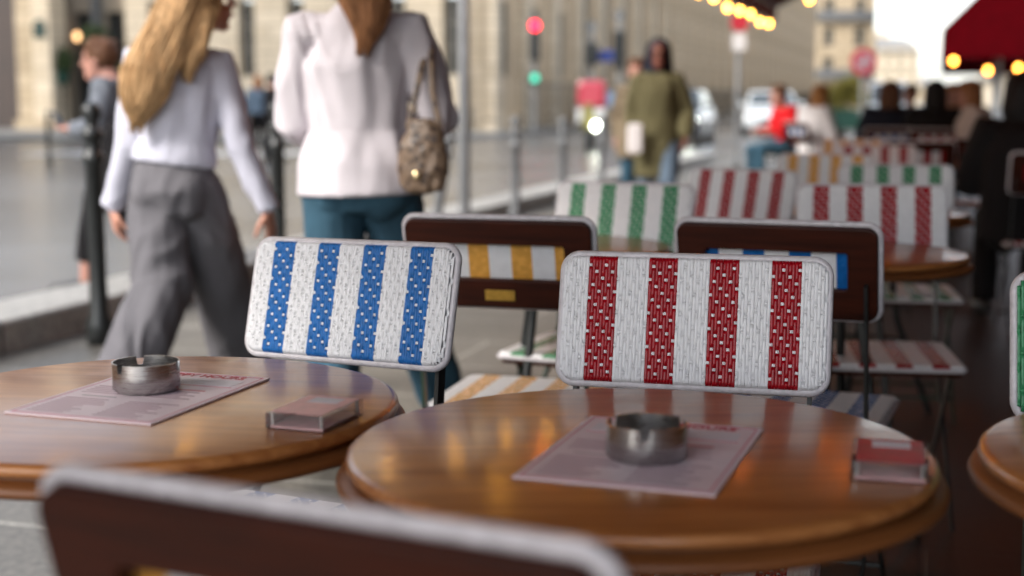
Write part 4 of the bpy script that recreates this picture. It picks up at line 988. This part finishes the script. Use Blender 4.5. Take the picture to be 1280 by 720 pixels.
def stand(h=1.68, stride=.0, arms=0, lean=0, shw=.17):
    s = h/1.70; fwd = Vector((0, 1, 0))
    J = dict(pel=(0, 0, .93), wai=(0, 0, 1.06), che=(0, .0, 1.26), nec=(0, .0, 1.425), hea=(0, .03, 1.565),
             shL=(-shw, 0, 1.37), shR=(shw, 0, 1.37), elL=(-shw-.05, -.03+arms*.1, 1.09), elR=(shw+.05, -.03-arms*.1, 1.09),
             wrL=(-shw-.05, .05+arms*.2, .86), wrR=(shw+.05, .05-arms*.2, .86),
             hiL=(-.085, 0, .87), hiR=(.085, 0, .87), knL=(-.09, .05+stride*.5, .49), knR=(.09, .05-stride*.35, .49),
             anL=(-.09, stride, .085), anR=(.09, -stride, .085), toL=(-.1, 1, 0), toR=(.1, 1, 0))
    return {k: Vector(v)*(s if not k.startswith('to') else 1) for k, v in J.items()}
def sit(h=1.68, hip=.50, slump=0, arms=0):
    s = h/1.70
    J = dict(pel=(0, 0, hip+.07), wai=(0, -.02, hip+.19), che=(0, 0+slump*.3, hip+.39), nec=(0, .02+slump*.6, hip+.55), hea=(0, .07+slump, hip+.675),
             shL=(-.17, slump*.5, hip+.50), shR=(.17, slump*.5, hip+.50), elL=(-.23, .06+slump*.4, hip+.24), elR=(.23, .06+slump*.4, hip+.24),
             wrL=(-.13, .28+slump*.4, hip+.26), wrR=(.13, .28+slump*.4, hip+.26), pnL=(0, 0, -1), pnR=(0, 0, -1),
             hiL=(-.09, .03, hip+.06), hiR=(.09, .03, hip+.06), knL=(-.12, .45, hip+.05), knR=(.12, .45, hip+.05),
             anL=(-.12, .42, .085), anR=(.12, .40, .085), toL=(-.1, 1, 0), toR=(.1, 1, 0))
    return {k: Vector(v) for k, v in J.items()}

# blonde woman walking away (joints measured in metres round her)
J = dict(pel=(.0, 0, .86), wai=(.01, 0, .98), che=(.025, .0, 1.14), nec=(.06, .02, 1.335), hea=(.115, .05, 1.49),
         shL=(-.105, 0, 1.255), shR=(.165, .02, 1.255), elL=(-.145, -.03, .97), elR=(.25, -.02, .965), wrL=(-.235, .05, .745), wrR=(.335, .0, .735),
         hiL=(-.062, 0, .82), hiR=(.072, 0, .82), knL=(-.03, -.10, .46), knR=(.13, .13, .47), anL=(-.13, -.40, .10), anR=(.17, .32, .085), toL=(.1, 1, -.15), toR=(.1, 1, 0), hdL=(.1, .1, -1), hdR=(.15, .1, -1))
hair1 = [([(.10, -.03, 1.54), (.03, -.10, 1.38), (-.03, -.145, 1.24), (-.065, -.15, 1.12), (-.085, -.14, 1.045)], [(.08, .06), (.085, .05), (.09, .042), (.07, .035), (.02, .014)]),
         ([(.14, .0, 1.50), (.12, -.08, 1.38), (.10, -.11, 1.28), (.09, -.12, 1.21)], [(.05, .05), (.055, .035), (.045, .025), (.01, .01)])]
PX1 = dep(226, 5.05)
person('blonde woman in lavender sweater and grey wide trousers walking away', (PX1.x, PX1.y, 0), 0, J, 'skin', 'blonde', 'lav_knit', 'grey_twill', cv=.008, hairstyle='long', head_yaw=R(-62), extra=hair1,
       tr=dict(w=.008, hem=.905, hemw=.002, fold=.015, sw=-.006), br=dict(w=.022, flare=1.3, top=.95, fold=.014, hip=.80), vox=.006, curl=.7)
# woman in white with the handbag
J = dict(pel=(.01, 0, .90), wai=(.005, 0, 1.03), che=(.0, .0, 1.23), nec=(.02, .02, 1.43), hea=(.075, .05, 1.59),
         shL=(-.175, 0, 1.345), shR=(.18, .0, 1.345), elL=(-.205, .05, 1.06), elR=(.265, .0, 1.06), wrL=(-.13, .22, .98), wrR=(.15, .20, 1.0),
         hiL=(-.085, 0, .85), hiR=(.10, 0, .85), knL=(-.07, -.02, .47), knR=(.15, .16, .47), anL=(-.07, -.30, .10), anR=(.26, .28, .085), toL=(.2, 1, -.1), toR=(.2, 1, 0), pnL=(0, 0, -1), pnR=(0, 0, -1))
PX2 = dep(452, 4.6)
wm = person('woman in off white sweater and blue jeans walking away with a handbag', (PX2.x, PX2.y, 0), 0, J, 'skin', 'auburn', 'white_knit', 'jeans', cv=.008, hairstyle='pony', head_yaw=R(-14),
       tr=dict(w=.020, hem=.825, hemw=.056, fold=.016, sw=.004), br=dict(w=.012, flare=1.15, fold=.008), vox=.006)
g = thing('handbag', 'spotted brown handbag hanging from the woman in white', 'handbag', (PX2.x+.225, PX2.y-.15, .865), R(-8)); g.scale = (.86, .86, .9)
bm = B(); tube(bm, [(-.0, 0, .0), (0, 0, .05), (0, 0, .13), (.01, 0, .21)], [(.085, .035), (.098, .045), (.09, .04), (.055, .02)], 20, side=(1, 0, 0)); obj('pouch', solid(bm, .007, 2, .007, (18, 18, 10)), M['leopard'], g, True)
bm = B(); tube(bm, [(-.055, 0, .2), (-.03, .03, .32), (-.01, .10, .47), (-.015, .165, .515), (-.005, .24, .44)], [(.012, .004)]*5, 8, side=(1, 0, 0)); tube(bm, [(.065, 0, .2), (.03, .03, .32), (.012, .10, .47), (0, .165, .518), (.01, .24, .44)], [(.012, .004)]*5, 8, side=(1, 0, 0)); obj('strap', bm, M['leopard'], g, True)
bm = B(); ell(bm, (-.015, -.05, .035), (.017, .012, .017)); obj('clasp', bm, mat('polished_gold', (.9, .7, .4), .08, 1), g, True)
# man in olive parka coming towards us
p = dep(820, 11.6)
J = stand(1.62, .14, .3, shw=.16); J['shL'].z -= .03; J['shR'].z -= .03; J['wrL'] = Vector((-.22, .16, .82)); J['elL'] = Vector((-.24, -.02, 1.02))
person('man in olive parka and dark hood walking towards us', (p.x, p.y, 0), R(176), J, 'skin_dark', 'navy', 'olive', 'bluegrey_cloth', hairstyle='hood',
       tr=dict(w=.035, hem=.50, hemw=.035, fold=.016, sw=.0, name='parka', hood=True), br=dict(w=.01))
bm = B(); box(bm, -.06, .06, -.03, .03, 0, .24); pp = dep(797, 11.4); o = tag(obj('carrier_bag', bm, M['white_cloth'], loc=(pp.x-.03, pp.y, .70), bevel=.02), 'white carrier bag held by the man in the olive parka', 'bag')
p = dep(794, 13.6)
person('person in tan coat walking just behind the olive parka', (p.x, p.y, 0), R(170), stand(1.56, .12, .3), 'skin_pink', 'brown_hair', 'beige_cloth', 'jeans', tr=dict(w=.01, hem=.6, hemw=.05, name='coat'), S=.97)
# boy with phone
p = dep(150, 8.4)
J = stand(1.52, .2, 0, shw=.15); k = 1.52/1.7
J['elL'] = Vector((-.19, .02, .98)); J['elR'] = Vector((.19, .02, .98)); J['wrL'] = Vector((-.06, .23, .98)); J['wrR'] = Vector((.06, .24, .97)); J['pnL'] = Vector((0, 0, 1)); J['pnR'] = Vector((0, 0, 1)); J['hea'] = J['hea']+Vector((0, .05, -.02))
person('young person with tousled brown hair crossing the road with a phone', (p.x, p.y, -.02), R(82), J, 'skin_pink', 'brown_hair', 'striped_cloth', 'black_cloth', hairstyle='short', tr=dict(w=.02, hem=.78, hemw=.03, name='shirt'), br=dict(up=.12), vox=.008)
bm = B(); box(bm, -.035, .035, -.004, .004, -.07, .07); fw = Vector((-math.sin(R(82)), math.cos(R(82)), 0)); q = Vector((p.x, p.y, 0))+fw*.345
o = tag(obj('phone', bm, M['iron'], loc=(q.x, q.y, 1.0), rot=(R(-30), 0, R(82)), bevel=.003), 'dark phone held up by the young person crossing', 'phone')
bm = B(); tube(bm, [(0, 0, .98), (.01, 0, .82), (.0, 0, .68)], [(.13, .09), (.16, .10), (.12, .08)], 16, side=(1, 0, 0))
o = tag(obj('shoulder_bag', solid(bm, .012, 2, .01), M['black_cloth'], loc=(p.x+.07, p.y-.17, -.05), smooth=True), 'dark brown shoulder bag at the side of the young person crossing', 'bag')
def quick(label, px, d, rz, kind, skin, hair, top, bottom, style='short', h=1.68, hip=.50, slump=0, tr=None, z=0, S=1, group=None, **k):
    p = dep(px, d); J = stand(h, .15, .3) if kind == 'stand' else sit(h, hip, slump)
    return person(label, (p.x, p.y, z), rz, J, skin, hair, top, bottom, hairstyle=style, tr=tr or dict(w=.03), vox=.008, S=S, group=group, **k)
CG = 'customers seated on the terrace'
quick('customer in navy coat seated with back to us under the road sign', 1107, 12.6, R(-14), 'sit', 'skin', 'brown_hair', 'navy', 'black_cloth', 'bob', tr=dict(w=.05, hem=.5, hemw=.04, name='coat'), group=CG)
quick('customer in charcoal seated with back to us right of the navy coat', 1163, 12.2, R(-14), 'sit', 'skin', 'dark_hair', 'black_cloth', 'black_cloth', 'bob', tr=dict(w=.04, hem=.5, name='jacket'), group=CG)
quick('customer in cream jacket seated facing the street near the grey post', 1214, 12.0, R(60), 'sit', 'skin_pink', 'auburn', 'cream_cloth', 'black_cloth', 'bob', tr=dict(w=.06, hem=.5, hemw=.05, name='jacket'), group=CG)
quick('long haired customer in tan top seated left of the cream jacket', 1187, 14.5, R(150), 'sit', 'skin_pink', 'ginger', 'tan_cloth', 'jeans', 'bob', group=CG)
quick('customer in black seated at the right edge with back to us', 1268, 6.9, R(-14), 'sit', 'skin', 'dark_hair', 'black_cloth', 'black_cloth', 'bob', slump=.03, hip=.47, tr=dict(w=.05, hem=.45, hemw=.05, name='coat'), group=CG)
quick('person in bright red top beside the white car', 983, 17, R(110), 'sit', 'skin_pink', 'brown_hair', 'red_cloth', 'jeans', 'short', slump=.08, group=CG)
quick('ginger haired customer in white top seated right of the red top', 1013, 15.5, R(-60), 'sit', 'skin', 'ginger', 'white_cloth', 'black_cloth', 'bob', slump=.05, group=CG)
quick('customer in blue grey seated between the navy and charcoal coats', 1135, 17, R(150), 'sit', 'skin', 'brown_hair', 'bluegrey_cloth', 'black_cloth', 'short', group=CG)
for px, d, lb, c in ((983, 17, 'chair under the person in the bright red top', 'green'), (1013, 15.5, 'chair under the customer in the white top', 'blue'), (1135, 17, 'chair under the customer in blue grey', 'red'), (1187, 14.5, 'chair under the customer in the tan top', 'blue')):
    pp = dep(px, d); rr = {983: 110, 1013: -60, 1135: 150, 1187: 150}[px]
    tree_copy(protos[c], (pp.x, pp.y, 0), R(rr), lb)
quick('far pedestrian in red scarf standing before the stone wing', 325, 27, R(20), 'stand', 'skin_pink', 'auburn', 'bluegrey_cloth', 'black_cloth', 'bob', h=1.6, z=.0)
quick('far pedestrian in black standing beside the one in the scarf', 341, 26, R(-60), 'stand', 'skin', 'dark_hair', 'black_cloth', 'black_cloth', h=1.6, z=.0)
